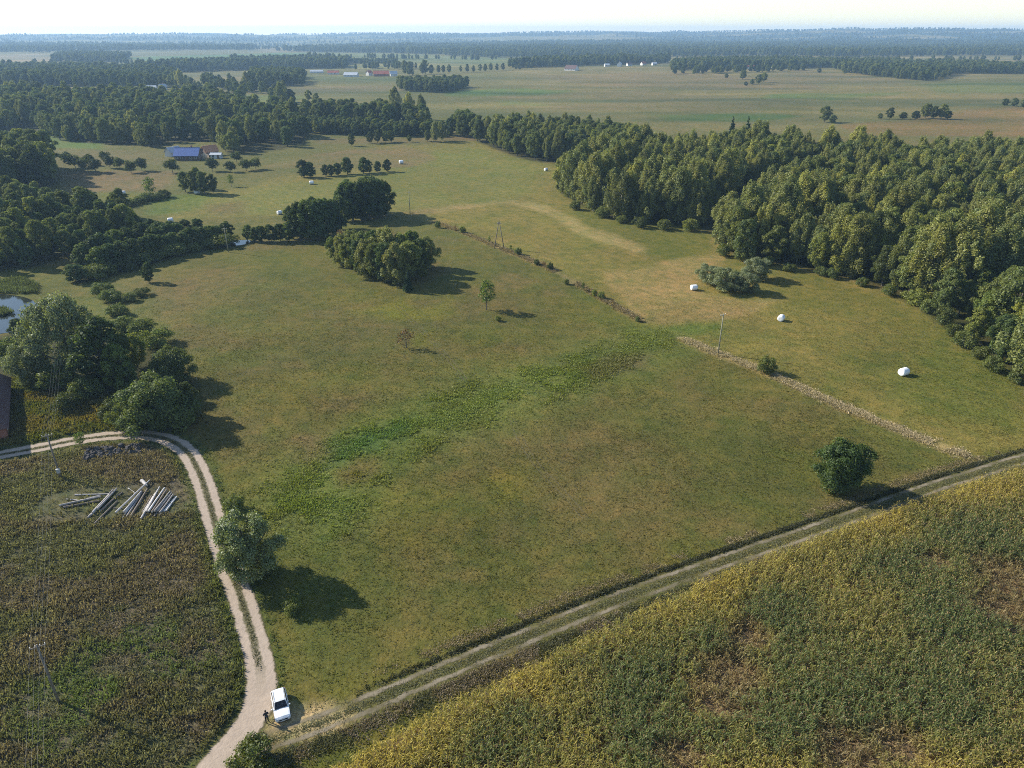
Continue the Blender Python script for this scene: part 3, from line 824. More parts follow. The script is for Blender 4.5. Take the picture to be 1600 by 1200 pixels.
def lobes_birch(seed, h, r, base, n=26):
    q = np.random.default_rng(seed); out = []
    for i in range(n):
        t = (i + q.uniform(0, .9)) / n
        z = base + (h - base) * (.05 + .9 * t)
        env = r * (min(1, .55 + t * 1.3) if t < .4 else max(.12, 1 - ((t - .4) / .64) ** 2.6))
        a = i * 2.4 + q.uniform(-.6, .6); env *= 1 + .28 * math.sin(3 * a + seed * 1.7 + 6 * t) + .16 * math.sin(5 * a + seed + 11 * t)
        rho = env * math.sqrt(q.uniform(.06, 1.0))
        s = r * .20 * q.uniform(.5, 1.35)
        out.append(((math.cos(a) * rho, math.sin(a) * rho, z), (s, s, s * q.uniform(1.6, 3.0))))
    return out

def lobes_spruce(seed, h, r):
    q = np.random.default_rng(seed); out = []
    lv = 14
    for i in range(lv):
        t = i / lv; env = r * (1 - t) ** .85
        m_ = max(3, int(8 * (1 - t)))
        for k in range(m_):
            a = k * 2 * math.pi / m_ + q.uniform(-.3, .3) + i
            out.append(((math.cos(a) * env * .62, math.sin(a) * env * .62, h * (.07 + .87 * t)), (env * .42 + .15, env * .42 + .15, h * .045)))
    out.append(((0, 0, h * .95), (.25, .25, h * .06)))
    return out

G_BIRCH, G_BROAD, G_DARK, G_WILLOW = (.200, .215, .076), (.135, .160, .046), (.085, .120, .036), (.185, .21, .10)
PROTO = {}
def proto(kind, trunk, crown, h, bark):
    trunk.materials.append(bark); crown.materials.append(M_WLEAF if kind in ('willow', 'roadwillow') else M_LEAF)
    PROTO.setdefault(kind, []).append((trunk, crown, h))
for s in range(4):
    proto('birch', trunk_mesh('birch_trunk', 22, .20, 7, s, 3.2), crown_mesh('birch_crown', lobes_birch(s, 22.5, 4.9, 2.4, 60), 17000, .31, G_BIRCH, s + 10, droop=.4), 22.5, M_BIRCH)
    proto('edgebirch', trunk_mesh('edge_birch_trunk', 19, .20, 8, s + 5, 3.4), crown_mesh('edge_birch_crown', lobes_birch(s + 5, 19.5, 4.9, .2, 62), 17500, .30, G_BIRCH, s + 15, droop=.4), 19.5, M_BIRCH)
for s in range(4):
    proto('broad', trunk_mesh('broadleaf_trunk', 17, .30, 8, s + 20, 5), crown_mesh('broadleaf_crown', lobes_broad(s + 30, 18, 5.4, 1.2, 56, .21), 16500, .31, G_BROAD, s + 40), 18, M_BARK)
for s in range(3):
    proto('alder', trunk_mesh('alder_trunk', 11, .22, 6, s + 50, 3.2), crown_mesh('alder_crown', lobes_broad(s + 60, 12, 3.6, .4, 50, .22, .6), 12000, .26, G_DARK, s + 70), 12, M_BARK)
for s in range(2):
    proto('spruce', trunk_mesh('spruce_trunk', 17, .22, 4, s + 80, 1.2), crown_mesh('spruce_crown', lobes_spruce(s + 90, 18, 3.4), 5200, .42, (.030, .055, .026), s + 95, flat=.7, tint=(1.1, 1.1, 1)), 18, M_BARK)
for s in range(2):
    proto('willow', trunk_mesh('willow_trunk', 10.5, .42, 9, s + 100, 6.2, start=.15), crown_mesh('willow_crown', lobes_broad(s + 110, 12, 6.6, .5, 54, .21, .5), 22000, .24, G_WILLOW, s + 120, flat=.6, droop=.3, tint=(1.1, 1.08, .9)), 12, M_BARK)
for s in range(3):
    proto('bush', trunk_mesh('bush_stem', 2.6, .08, 7, s + 130, 1.6, start=.1), crown_mesh('bush_crown', lobes_broad(s + 140, 3.2, 2.2, .05, 22, .32, .4), 4200, .17, G_BROAD, s + 150), 3.2, M_BARK)
for s in range(2):
    proto('orchard', trunk_mesh('orchard_trunk', 3.6, .13, 6, s + 160, 2.0, start=.35), crown_mesh('orchard_crown', lobes_broad(s + 170, 5, 2.7, 1.5, 14, .40, .6), 1800, .34, (.075, .095, .035), s + 180), 5, M_BARK)
proto('sapling', trunk_mesh('sapling_trunk', 7.2, .12, 14, 190, 2.6, start=.12), crown_mesh('sapling_crown', lobes_broad(191, 8, 2.2, 1.6, 20, .34, .7), 900, .30, (.12, .165, .035), 192, flat=.9), 8, M_BARK)
proto('drytree', trunk_mesh('dry_trunk', 3.6, .09, 16, 195, 2.0, start=.1), crown_mesh('dry_crown', lobes_broad(196, 4, 1.7, .8, 12, .4, .7), 260, .24, (.16, .10, .05), 197, flat=.9), 4, M_BARK)
proto('round', trunk_mesh('round_trunk', 7, .26, 9, 200, 3.6, start=.15), crown_mesh('round_crown', lobes_broad(201, 8.6, 4.0, .2, 64, .24, .42), 24000, .19, (.078, .112, .030), 202), 8.6, M_BARK)
proto('roadwillow', trunk_mesh('roadside_trunk', 8.5, .30, 12, 210, 4.6, start=.1), crown_mesh('roadside_crown', lobes_broad(211, 9.5, 4.6, .1, 60, .20, .5), 26000, .19, (.165, .195, .072), 212, flat=.6, tint=(1.3, 1.2, 1.1)), 9.5, M_BARK)

proto('bigbush', trunk_mesh('big_bush_stem', 6, .16, 12, 220, 4, start=.05), crown_mesh('big_bush_crown', lobes_broad(221, 7.5, 5.0, .1, 70, .22, .4), 24000, .2, (.10, .128, .045), 222), 7.5, M_BARK)

def plant(kind, x, y, h, name, label, cat='tree', group=None, var=None, wide=1.0, rz=None):
    L_ = PROTO[kind]
    v = rng.integers(len(L_)) if var is None else var % len(L_)
    tm, cm, ph = L_[v]
    s = h / ph
    t = thing(name, label, cat, (x, y, float(terrain(x, y))), rng.uniform(0, 6.28) if rz is None else rz, group, (s * wide, s * wide, s))
    t.rotation_euler[0] = rng.normal(0, .035); t.rotation_euler[1] = rng.normal(0, .035)
    t.scale[0] *= rng.uniform(.86, 1.14); t.scale[1] *= rng.uniform(.86, 1.14)
    a = link('trunk' if cat == 'tree' else 'stem', tm, parent=t); b = link('crown' if cat == 'tree' else 'foliage', cm, parent=t)
    return t

def scatter(poly, spacing, jitter=.42):
    lo, hi = poly.min(0), poly.max(0)
    gx, gy = np.meshgrid(np.arange(lo[0], hi[0], spacing), np.arange(lo[1], hi[1], spacing * .9))
    gx[1::2] += spacing / 2
    P = np.column_stack([gx.ravel(), gy.ravel()]); P += rng.uniform(-jitter, jitter, P.shape) * spacing
    return P[sdist(P[:, 0], P[:, 1], poly) > 0]

WOODS = []                                     # the masses of trees built as stuff: (name, label, points, kinds)
def wood_mass(name, label, P, kinds, hs):
    """one object: tree crowns instanced on points; kinds are crown objects already standing in the scene"""
    n = len(P)
    if n == 0: return
    hs = np.broadcast_to(hs, n) * rng.uniform(.8, 1.18, n)
    co = np.column_stack([P, terrain(P[:, 0], P[:, 1])])
    me = bpy.data.meshes.new(name); me.vertices.add(n); me.vertices.foreach_set('co', co.astype(np.float32).ravel())
    a = me.attributes.new('tall', 'FLOAT', 'POINT'); a.data.foreach_set('value', hs.astype(np.float32))
    a = me.attributes.new('turn', 'FLOAT', 'POINT'); a.data.foreach_set('value', rng.uniform(0, 6.28, n).astype(np.float32))
    a = me.attributes.new('pick', 'INT', 'POINT'); a.data.foreach_set('value', rng.integers(0, len(kinds), n).astype(np.int32))
    me.update()
    o = link(name, me, kind='stuff', label=label)
    ng = bpy.data.node_groups.new(name, 'GeometryNodeTree')
    ng.interface.new_socket('Geometry', in_out='INPUT', socket_type='NodeSocketGeometry')
    ng.interface.new_socket('Geometry', in_out='OUTPUT', socket_type='NodeSocketGeometry')
    N, L = ng.nodes, ng.links
    gi = N.new('NodeGroupInput'); go = N.new('NodeGroupOutput'); jn = N.new('GeometryNodeJoinGeometry')
    def attr(nm, ty):
        q = N.new('GeometryNodeInputNamedAttribute'); q.data_type = ty; q.inputs['Name'].default_value = nm
        return q.outputs['Attribute']
    tall, turn, pick = attr('tall', 'FLOAT'), attr('turn', 'FLOAT'), attr('pick', 'INT')
    rot = N.new('ShaderNodeCombineXYZ'); L.new(turn, rot.inputs[2])
    for i, (ob, ph) in enumerate(kinds):
        oi = N.new('GeometryNodeObjectInfo'); oi.transform_space = 'ORIGINAL'
        oi.inputs['Object'].default_value = ob; oi.inputs['As Instance'].default_value = True
        eq = N.new('FunctionNodeCompare'); eq.data_type = 'INT'; eq.operation = 'EQUAL'
        L.new(pick, eq.inputs[2]); eq.inputs[3].default_value = i
        dv = N.new('ShaderNodeMath'); dv.operation = 'DIVIDE'; L.new(tall, dv.inputs[0]); dv.inputs[1].default_value = ph
        ip = N.new('GeometryNodeInstanceOnPoints')
        L.new(gi.outputs[0], ip.inputs['Points']); L.new(eq.outputs[0], ip.inputs['Selection']); L.new(oi.outputs['Geometry'], ip.inputs['Instance'])
        L.new(rot.outputs[0], ip.inputs['Rotation']); L.new(dv.outputs[0], ip.inputs['Scale'])
        L.new(ip.outputs[0], jn.inputs[0])
    L.new(jn.outputs[0], go.inputs[0])
    md = o.modifiers.new('wood', 'NODES'); md.node_group = ng
    return o

SRC = {}
def src(kind):
    return SRC[kind]

def at_px(kind, u, v, h, name, label, cat='tree', group=None, var=None, wide=1.0, rz=None):
    p = g(u, v)
    return plant(kind, p.x, p.y, h, name, label, cat, group, var, wide, rz)

# --- right-hand wood: the front and the visible canopy are single trees, the rest a mass
ride = gxy([(1122, 364), (1180, 325), (1250, 295), (1300, 275)])
P = scatter(W_RIGHT, 7.0)
P = P[pldist(P[:, 0], P[:, 1], ride) > 7.5]
P = in_view(P, 200)
dist = np.hypot(P[:, 0], P[:, 1])
edge = sdist(P[:, 0], P[:, 1], W_RIGHT)
order = np.argsort(dist * .6 + np.minimum(edge, 60) * 2.0)
ind, rest = P[order[:430]], P[order[430:]]
nb_, nd_ = 0, 0
for (x, y) in ind:
    q = fbm(x / 30, y / 30, 19); r_ = rng.uniform()
    e = float(sdist(np.array([x]), np.array([y]), W_RIGHT)[0])
    front = e < 9
    dark_corner = x > 88 and y < 190 and rng.uniform() < .75
    if not dark_corner and q + .5 * (r_ - .5) > .43 and nb_ < 290:
        nb_ += 1
        plant('edgebirch' if front else 'birch', x, y, rng.uniform(14, 23) * (.92 if front else 1), 'birch_tree',
              'pale trunked birch in the front rows of the wood facing the mown meadow' if front else 'light green birch within the wood to the right of the mown meadow',
              group='birches at the wood edge' if front else 'birches inside the right wood', wide=1.15)
    else:
        nd_ += 1
        plant('broad' if r_ < .7 else 'alder', x, y, rng.uniform(11, 19) * (.8 if front else 1), 'broadleaf_tree',
              'dark green leafy tree in the front rows of the wood facing the mown meadow' if front else 'dark green leafy tree among birches within the wood right of the meadow',
              group='dark trees at the wood edge' if front else 'dark trees inside the right wood')
def find_crown(cm):
    for o in bpy.data.objects:
        if o.data is cm: return o
# spruces standing out of the canopy
for u, v, h, lab in ((1138, 252, 24, 'dark pointed spruce rising above the canopy, left of the pair'), (1163, 256, 25, 'dark pointed spruce rising above the canopy, right of the pair')):
    at_px('spruce', u, v, h, 'spruce_tree', lab, wide=1.2)
for i, (u, v) in enumerate(((905, 326), (935, 338), (965, 346), (1000, 353), (1040, 356), (1080, 358), (1130, 398), (1165, 404), (1205, 412), (1240, 422), (1275, 428), (1300, 432), (1345, 445), (1390, 460), (1425, 474), (1445, 486), (1470, 505), (1490, 522), (1510, 540), (1535, 558), (1560, 578), (1590, 596))):
    at_px('bush', u + rng.uniform(-8, 8), v + 2, rng.uniform(2.2, 4.2), 'edge_bush', 'low leafy bush at the foot of the right wood edge', 'bush', 'bushes along the right wood edge', wide=rng.uniform(.9, 1.3))
# trees at the wood corner by the bale
at_px('broad', 1163, 412, 15, 'corner_tree', 'tall green tree at the wood corner behind the grey willow clump', wide=.9)
at_px('broad', 1148, 398, 17, 'corner_tree', 'broad green tree where the forest ride meets the meadow', wide=.9)
for i, (u, v, h, w_, lab) in enumerate(((1105, 440, 5.2, 1.5, 'left dome of the grey green willow clump beside the bale'), (1130, 452, 6.2, 1.5, 'middle dome of the grey green willow clump beside the bale'), (1162, 455, 6.0, 1.4, 'right dome of the grey green willow clump beside the bale'), (1182, 436, 6.5, 1.2, 'rear dome of the grey green willow clump against the wood'))):
    at_px('willow', u, v, h, 'willow_bush', lab, 'bush', None, i, w_ * .95)

# --- middle wood
P = scatter(W_MID, 7.0)
gl = 'rounded green tree in the grove between the meadow and the open plain'
for (x, y) in P[:260]:
    plant('broad' if rng.uniform() < .75 else 'birch', x, y, rng.uniform(12, 18), 'grove_tree', gl, group='grove beyond the meadow')

# --- left: clump at the edge, alder carr
for (x, y) in scatter(W_L1, 7.5):
    plant('broad', x, y, rng.uniform(16, 22), 'tall_tree', 'tall dense tree in the clump beside the orchard at the left edge', group='clump left of the orchard')
for (x, y) in in_view(scatter(W_L2, 6.5), 120):
    k = rng.uniform()
    plant('broad' if k < .55 else 'alder', x, y, rng.uniform(9, 14) if k < .55 else rng.uniform(7, 10), 'carr_tree', 'dark tree in the wet woodland behind the pond', group='wet woodland behind the pond')
row = [(355, 376, 7), (342, 380, 6.5), (330, 382, 7), (316, 385, 7), (302, 388, 7.5), (288, 392, 7), (274, 396, 7.5), (258, 398, 7), (242, 402, 8), (226, 406, 8), (210, 410, 8), (195, 416, 8.5), (178, 420, 8.5), (160, 424, 8), (270, 372, 6.5), (252, 376, 7), (292, 370, 6.5), (238, 366, 6), (310, 366, 6)]
for u, v, h in row:
    at_px('alder', u, v, h, 'stream_alder', 'dark round alder in the row along the stream', group='alders along the stream', wide=1.3)
for u, v in ((350, 384), (328, 388), (300, 392), (275, 399), (248, 405), (222, 411), (196, 420), (170, 428), (150, 434), (205, 402), (235, 396), (262, 384), (185, 410), (215, 395)):
    at_px('bush', u, v, rng.uniform(2.5, 4), 'stream_scrub', 'low scrub at the feet of the stream alders', 'bush', 'scrub under the stream alders', wide=1.6)
for u, v, h in ((225, 385, 8.5), (205, 395, 9), (245, 388, 8), (265, 384, 8), (186, 402, 9.5), (282, 380, 7.5), (168, 408, 9.5), (150, 414, 9.5), (135, 420, 8.5)):
    at_px('alder', u, v, h, 'stream_alder', 'dark round alder in the row along the stream', group='alders along the stream', wide=1.3)
at_px('alder', 120, 440, 5.5, 'stream_bush', 'low wide dark bush at the pond end of the alder row', 'bush', wide=1.9)
at_px('alder', 233, 441, 6.3, 'single_alder', 'single narrow dark tree standing out on the meadow edge', wide=.85)

# --- copses in the meadow
for u, v, h in ((387, 376, 6), (398, 378, 5.5), (410, 378, 6), (424, 378, 6.5), (438, 377, 6.5), (452, 377, 7)):
    at_px('alder', u, v, h, 'copse_shrub', 'low dark alder in the row running to the tall copse', group='low alders left of the tall copse', wide=1.1)
for u, v, h in ((458, 373, 12), (470, 376, 14), (485, 376, 15), (500, 376, 15.5), (513, 374, 15), (525, 370, 14), (534, 358, 13), (492, 366, 14), (476, 368, 13)):
    at_px('alder', u, v, h, 'copse_tree', 'tall dark tree in the front copse by the stream', group='front copse by the stream', wide=.9)
for u, v, h in ((540, 346, 15), (552, 345, 16), (565, 345, 16), (578, 343, 16.5), (590, 341, 16), (602, 337, 14.5), (570, 335, 16), (586, 332, 15), (548, 338, 15)):
    at_px('alder', u, v, h, 'copse_tree', 'tall green tree in the copse just behind the front one', group='rear copse by the stream', wide=.95)
for i, (u, v, h, w_) in enumerate(((522, 407, 8, .9), (537, 415, 10, .9), (548, 421, 10.5, .95), (562, 426, 11, .95), (575, 431, 11, .95), (590, 436, 11.5, 1), (606, 440, 12, 1.0), (622, 443, 12, 1), (640, 436, 12, 1), (656, 426, 11, .95), (668, 418, 9.5, .9), (566, 414, 11, 1), (585, 418, 12, 1), (606, 422, 12.5, 1), (628, 424, 12.5, 1), (645, 418, 12, 1), (552, 408, 10, 1), (660, 436, 6, .9))):
    at_px('broad' if i % 3 == 2 else 'edgebirch' if i % 3 else 'alder', u, v, h, 'island_tree', 'leafy tree in the oval copse standing alone in the meadow', group='oval copse in the meadow', wide=w_ * (1.0, 1.55, 1.1)[i % 3])
at_px('spruce', 637, 455, 6.5, 'small_spruce', 'small bluish spruce at the sunny foot of the oval copse', wide=1.15)
at_px('drytree', 535, 385, 5.5, 'bare_tree', 'greyish bare tree behind the left end of the oval copse')

# --- single trees in the near meadow
at_px('sapling', 760, 484, 8.3, 'slender_tree', 'slender pale green tree casting a shadow alone in the meadow')
at_px('drytree', 635, 543, 4.4, 'withered_tree', 'small withered brown tree alone in the meadow')
at_px('bush', 778, 501, 1.2, 'low_bush', 'tiny dark bush in the shadow of the slender tree', 'bush')
at_px('round', 1308, 764, 8.6, 'round_tree', 'dense round green tree alone beside the grassy track', wide=1.08)
at_px('roadwillow', 395, 898, 9.6, 'roadside_willow', 'bushy grey green willow beside the sandy road', rz=1.0)
at_px('bush', 455, 958, 1.7, 'shadow_bush', 'small bush at the edge of the roadside willow shadow', 'bush')
at_px('bush', 368, 800, 2.4, 'verge_bush', 'pale bush touching the back of the roadside willow', 'bush')
at_px('bush', 396, 1206, 3.0, 'road_bush', 'dark leafy bush by the road at the bottom of the picture', 'bush', wide=1.15)
at_px('sapling', 128, 699, 3.2, 'young_tree', 'spindly young tree on the inner side of the road bend')

# --- left foreground thicket
at_px('willow', 114, 588, 18, 'silver_willow', 'large silvery willow with billowing crown above the pond', var=0, wide=.78)
at_px('alder', 165, 606, 15.5, 'dark_tree', 'tall dark drooping tree standing against the silvery willow', wide=1.25)
at_px('alder', 195, 612, 11, 'dark_tree', 'shorter dark tree on the bush side of the tall drooping one', wide=1.1)
at_px('willow', 48, 598, 8.5, 'grey_willow', 'grey leafed open tree behind the old barn', var=1, wide=.8)
at_px('broad', 215, 575, 8.5, 'thicket_tree', 'light green tree behind the round bushes at the road bend', wide=1.1)
at_px('bigbush', 272, 596, 7.4, 'round_bush', 'rounded green bush behind the biggest bush at the bend', 'bush', wide=.95)
at_px('bigbush', 250, 664, 9.0, 'big_bush', 'big rounded grey green bush at the road bend', 'bush', wide=1.02)
at_px('broad', 296, 648, 7.5, 'side_bush', 'green bush on the meadow side of the biggest bush', 'bush', wide=1.0)
at_px('bush', 200, 668, 4.6, 'yellow_bush', 'yellow green bush at the road side of the biggest bush', 'bush', wide=.9)
at_px('bush', 110, 640, 3.2, 'scrub_bush', 'greyish low bush between barn and road bend', 'bush', wide=1.1)
at_px('bush', 136, 622, 4.0, 'scrub_bush', 'upright green bush at the foot of the dark drooping tree', 'bush')
at_px('bush', 92, 606, 4.2, 'scrub_bush', 'leafy bush just below the grey leafed open tree', 'bush', wide=1.2)
at_px('alder', 60, 520, 6, 'pond_bush', 'green bush on the near bank of the dark pond', 'bush', wide=1.4)
at_px('alder', 32, 528, 5, 'pond_bush', 'low dark bush at the pond corner by the picture edge', 'bush', wide=1.5)
for u, v, h in ((205, 470, 2.2), (222, 462, 2), (185, 492, 2.6), (196, 515, 3.0), (225, 520, 3.2), (176, 470, 2.8), (245, 540, 3.6), (160, 460, 3)):
    at_px('bush', u, v, h, 'thicket_bush', 'low scrub bush on the meadow side of the silvery willow', 'bush', 'scrub beside the silvery willow', wide=1.4)
for u, v, h in ((8, 560, 4), (20, 575, 3), (60, 575, 3.4), (180, 650, 3), (230, 640, 4)):
    at_px('bush', u, v, h, 'understorey_bush', 'small bush in the shade under the thicket trees', 'bush', 'understorey of the thicket', wide=1.2)

# --- boundary line bushes
for i, (u, v, h) in enumerate(((684, 356, 3), (712, 362, 3), (722, 364, 2.8), (765, 380, 3.2), (798, 392, 2.5), (810, 398, 2.6), (838, 414, 2.2), (850, 418, 2.4), (860, 421, 2.4), (886, 444, 1.8), (911, 455, 3.4), (928, 462, 2), (940, 466, 2.2), (957, 474, 1.6), (995, 502, 1.6))):
    at_px('sapling' if i in (3, 4, 10) else 'drytree' if i % 3 == 1 else 'bush', u, v, h * .8, 'hedge_bush', 'small bush on the dry fence line through the meadow', 'bush', 'bushes on the dry fence line', wide=.75)
at_px('bush', 1199, 583, 3.4, 'fence_bush', 'dark upright bush on the straw strip near the tall pole', 'bush', wide=.75)

# --- orchard and farm trees
for u, v in ((105, 254), (131, 267), (150, 269), (172, 262), (188, 264), (205, 270), (222, 267), (270, 270), (332, 268), (360, 269), (385, 267), (400, 265), (370, 254), (140, 258), (165, 253), (118, 262)):
    at_px('orchard', u, v, rng.uniform(5, 6.5), 'orchard_tree', 'small round fruit tree in the orchard by the blue roofed farm', group='fruit trees of the orchard')
for u, v, h in ((290, 300, 10), (305, 303, 11), (320, 304, 11), (333, 302, 9.5), (310, 296, 11)):
    at_px('broad', u, v, h, 'field_copse_tree', 'leafy tree in the round clump below the blue roofed farm', group='round clump below the farm', wide=1.05)
at_px('sapling', 235, 308, 9, 'thin_tree', 'thin pale tree left of the round clump below the farm')
at_px('sapling', 362, 292, 6, 'thin_tree', 'thin pale tree right of the round clump below the farm')
for u, v in ((182, 322), (195, 324), (207, 321), (220, 318), (232, 314), (245, 312), (257, 308)):
    at_px('bush', u, v, rng.uniform(2.4, 3.6), 'ditch_bush', 'low bush in the row along the field ditch', 'bush', 'bushes along the field ditch', wide=1.5)
for u, v, h in ((475, 277, 9), (485, 277, 8), (508, 275, 6), (518, 275, 6), (528, 274, 6.5), (543, 272, 9), (568, 271, 8.5), (577, 270, 7), (590, 269, 6), (605, 268, 6.5)):
    at_px('alder', u, v, h, 'field_tree', 'dark tree in the broken row across the middle meadow', group='broken row across the middle meadow', wide=1.15)
for u, v, h in ((550, 228, 8), (578, 224, 8), (590, 223, 9), (603, 223, 8), (612, 222, 8), (640, 222, 5), (668, 221, 8), (680, 222, 13), (690, 220, 12)):
    at_px('birch' if h > 11 else 'broad', u, v, h, 'scattered_tree', 'loose pale tree in the strip before the long hedge', group='loose trees before the long hedge', wide=1.1)

# --- left wood: near rows single, the rest a mass
P = scatter(W_LEFT, 9.5)
P = in_view(P, 150)
P = P[fbm(P[:, 0] / 28, P[:, 1] / 28, 88) > .36]
dist = P[:, 1]
o_ = np.argsort(dist)
for (x, y) in P[o_[:230]]:
    kk = rng.uniform()
    plant('broad' if kk < .55 else 'edgebirch' if kk < .8 else 'alder', x, y, rng.uniform(9, 17), 'woodland_tree', 'dense green tree in the broad wood around the blue roofed farm', group='broad wood around the farm', wide=1.1)
left_rest = P[o_[230:]]

SRC_B = [(find_crown(c), ph) for (_, c, ph) in PROTO['broad']] + [(find_crown(c), ph) for (_, c, ph) in PROTO['alder'][:2]]
SRC_B = [s for s in SRC_B if s[0] is not None]
SRC_R = [(find_crown(c), ph) for (_, c, ph) in PROTO['birch']] + SRC_B[:2]
wood_mass('right_forest', 'mixed birch wood stretching back behind its front rows', rest, SRC_R, np.full(len(rest), 17.0))
wood_mass('left_forest', 'dark green wood behind the blue roofed farm', left_rest, SRC_B + SRC_R[:1], np.full(len(left_rest), 17.0) * (.75 + .5 * fbm(left_rest[:, 0] / 40, left_rest[:, 1] / 40, 89)))
wood_mass('long_hedge', 'long clipped looking belt of young trees behind the meadow', scatter(gxy([(483, 209), (600, 213), (692, 214), (692, 207), (600, 205), (480, 199)]), 5), SRC_B, 9.5)
wood_mass('hedge_wood', 'belt of taller trees behind the long young belt', np.vstack([scatter(gxy([(468, 190), (560, 197), (672, 201), (668, 192), (560, 184), (480, 180)]), 9), scatter(gxy([(703, 213), (738, 216), (740, 206), (706, 204)]), 8)]), SRC_B, 15)
far = [
    [(-300, 136), (0, 135), (272, 137), (276, 118), (200, 111), (0, 110), (-300, 110)],
    [(200, 113), (300, 113), (410, 109), (470, 108), (540, 107), (548, 98), (480, 95), (380, 99), (280, 102)],
    [(385, 135), (478, 134), (478, 120), (400, 117)],
    [(622, 136), (660, 133), (720, 134), (738, 138), (690, 146), (628, 143)],
    [(548, 100), (620, 99), (620, 97), (548, 97)],
    [(795, 107), (960, 102), (1045, 99), (1045, 96), (900, 98), (795, 103)],
    [(1048, 112), (1120, 108), (1200, 107), (1300, 106), (1312, 113), (1370, 120), (1440, 127), (1472, 124), (1492, 116), (1760, 116), (1760, 106), (1500, 104), (1400, 101), (1250, 97), (1100, 98), (1048, 104)],
    [(420, 158), (470, 162), (470, 158), (430, 152)],
    [(80, 97), (195, 97), (205, 89), (90, 87)],
    [(-300, 82), (100, 83), (200, 80), (400, 79), (400, 74), (200, 72), (-300, 70)],
    [(430, 80), (620, 84), (760, 90), (900, 91), (1040, 89), (1200, 88), (1330, 90), (1480, 87), (1760, 88), (1760, 68), (1300, 67), (1000, 67), (800, 68), (640, 73), (500, 76)],
]
names = [('distant_wood', 'dark wood belt beyond the left fields'), ('distant_wood', 'tree belt stretching behind the left hamlet'), ('distant_copse', 'dense copse left of the red roofed farm'), ('distant_copse', 'dark oval copse on the open plain'), ('distant_hedge', 'thin hedge behind the red roofed farm'), ('village_trees', 'trees around the village row of white houses'), ('village_wood', 'long dark wood at the edge of the open plain'), ('distant_thicket', 'low thicket beyond the left wood'), ('distant_grove', 'hazy grove among the left far fields'), ('hazy_forest', 'blue hazy forest below the left horizon'), ('hazy_forest', 'wide blue hazy forest below the horizon')]
spc = [12, 13, 11, 9, 10, 13, 12, 9, 16, 30, 24]
hts = [16, 18, 16, 14, 10, 17, 15, 8, 17, 20, 20]
for poly, (nm, lb), sp_, ht in zip(far, names, spc, hts):
    pp = gxy(poly); P = in_view(scatter(pp, sp_), 200)
    wd_ = sp_ * 5
    P = P[fbm(P[:, 0] / wd_, P[:, 1] / wd_, 55) + .012 * np.minimum(sdist(P[:, 0], P[:, 1], pp), 40) > .40]
    wood_mass(nm, lb, P, SRC_B, ht * (.7 + .6 * fbm(P[:, 0] / 50, P[:, 1] / 50, 66)))
# scattered far clumps to the horizon
n = 16000
az_ = rng.uniform(-.95, .95, n); rr_ = np.sqrt(rng.uniform(3800 ** 2, 8800 ** 2, n))
P = np.column_stack([rr_ * np.sin(az_), rr_ * np.cos(az_)])
P = P[fbm(P[:, 0] / 700, P[:, 1] / 420, 97, 4) > .46]
wood_mass('horizon_woods', 'pale blue woods scattered to the horizon', P, SRC_B, 15)
lines_ = [[(60, 100), (240, 99), (470, 96)], [(560, 108), (620, 106), (640, 108)], [(900, 95), (1100, 93), (1300, 94)], [(330, 128), (350, 140), (420, 146)], [(1340, 94), (1500, 95), (1700, 94)], [(480, 88), (620, 92), (760, 94)], [(1060, 116), (1200, 112), (1250, 110)]]
P = np.vstack([along(spline(gxy(l_), 12), 60, 14) for l_ in lines_])
wood_mass('distant_field_trees', 'scattered far trees along hedges and field edges', P, SRC_B, 13)
# single trees out on the plain
for u, v, h in ((633, 117, 30), (640, 118, 22), (645, 118, 14), (660, 116, 24), (665, 116, 30), (674, 116, 20), (685, 114, 17), (693, 114, 17), (702, 114, 18), (720, 113, 15), (730, 113, 18), (740, 113, 15), (750, 112, 17), (758, 112, 17), (767, 111, 18), (777, 111, 17), (786, 110, 17), (806, 109, 12), (812, 109, 16), (824, 108, 16), (830, 108, 16)):
    at_px('broad', u, v, h * .85, 'avenue_tree', 'round dark tree in the roadside avenue across the plain', group='avenue across the plain', wide=.95)
for u, v, h in ((1288, 191, 14), (1300, 193, 7), (1390, 186, 10), (1375, 186, 5), (1410, 186, 6), (1430, 186, 7), (1445, 185, 13), (1458, 186, 11), (1470, 186, 13), (1480, 186, 7), (1160, 124, 14), (1135, 122, 7), (1175, 132, 8), (1185, 131, 14), (1193, 128, 14), (1165, 134, 6), (1570, 165, 7), (1585, 166, 8), (1600, 168, 8), (1280, 114, 8), (1320, 116, 10)):
    at_px('alder' if h < 9 else 'broad', u, v, h, 'plain_tree', 'lone shrubby tree out on the open plain', group='shrubby trees on the open plain', wide=1.7 if h < 9 else 1.3)
for u, v, h in ((445, 160, 20), (440, 162, 20), (425, 156, 13), (455, 160, 14), (482, 158, 12), (495, 160, 10), (280, 137, 20), (286, 138, 22), (300, 140, 16), (312, 142, 12), (325, 146, 13), (370, 150, 17), (380, 152, 14), (388, 142, 22), (520, 182, 16), (510, 180, 14), (620, 176, 22), (640, 186, 20), (660, 190, 20)):
    at_px('birch' if h > 19 else 'broad', u, v, h, 'hamlet_tree', 'scattered tree between the left wood and the red roofed farm', group='scattered trees towards the red roofed farm', wide=1.25)

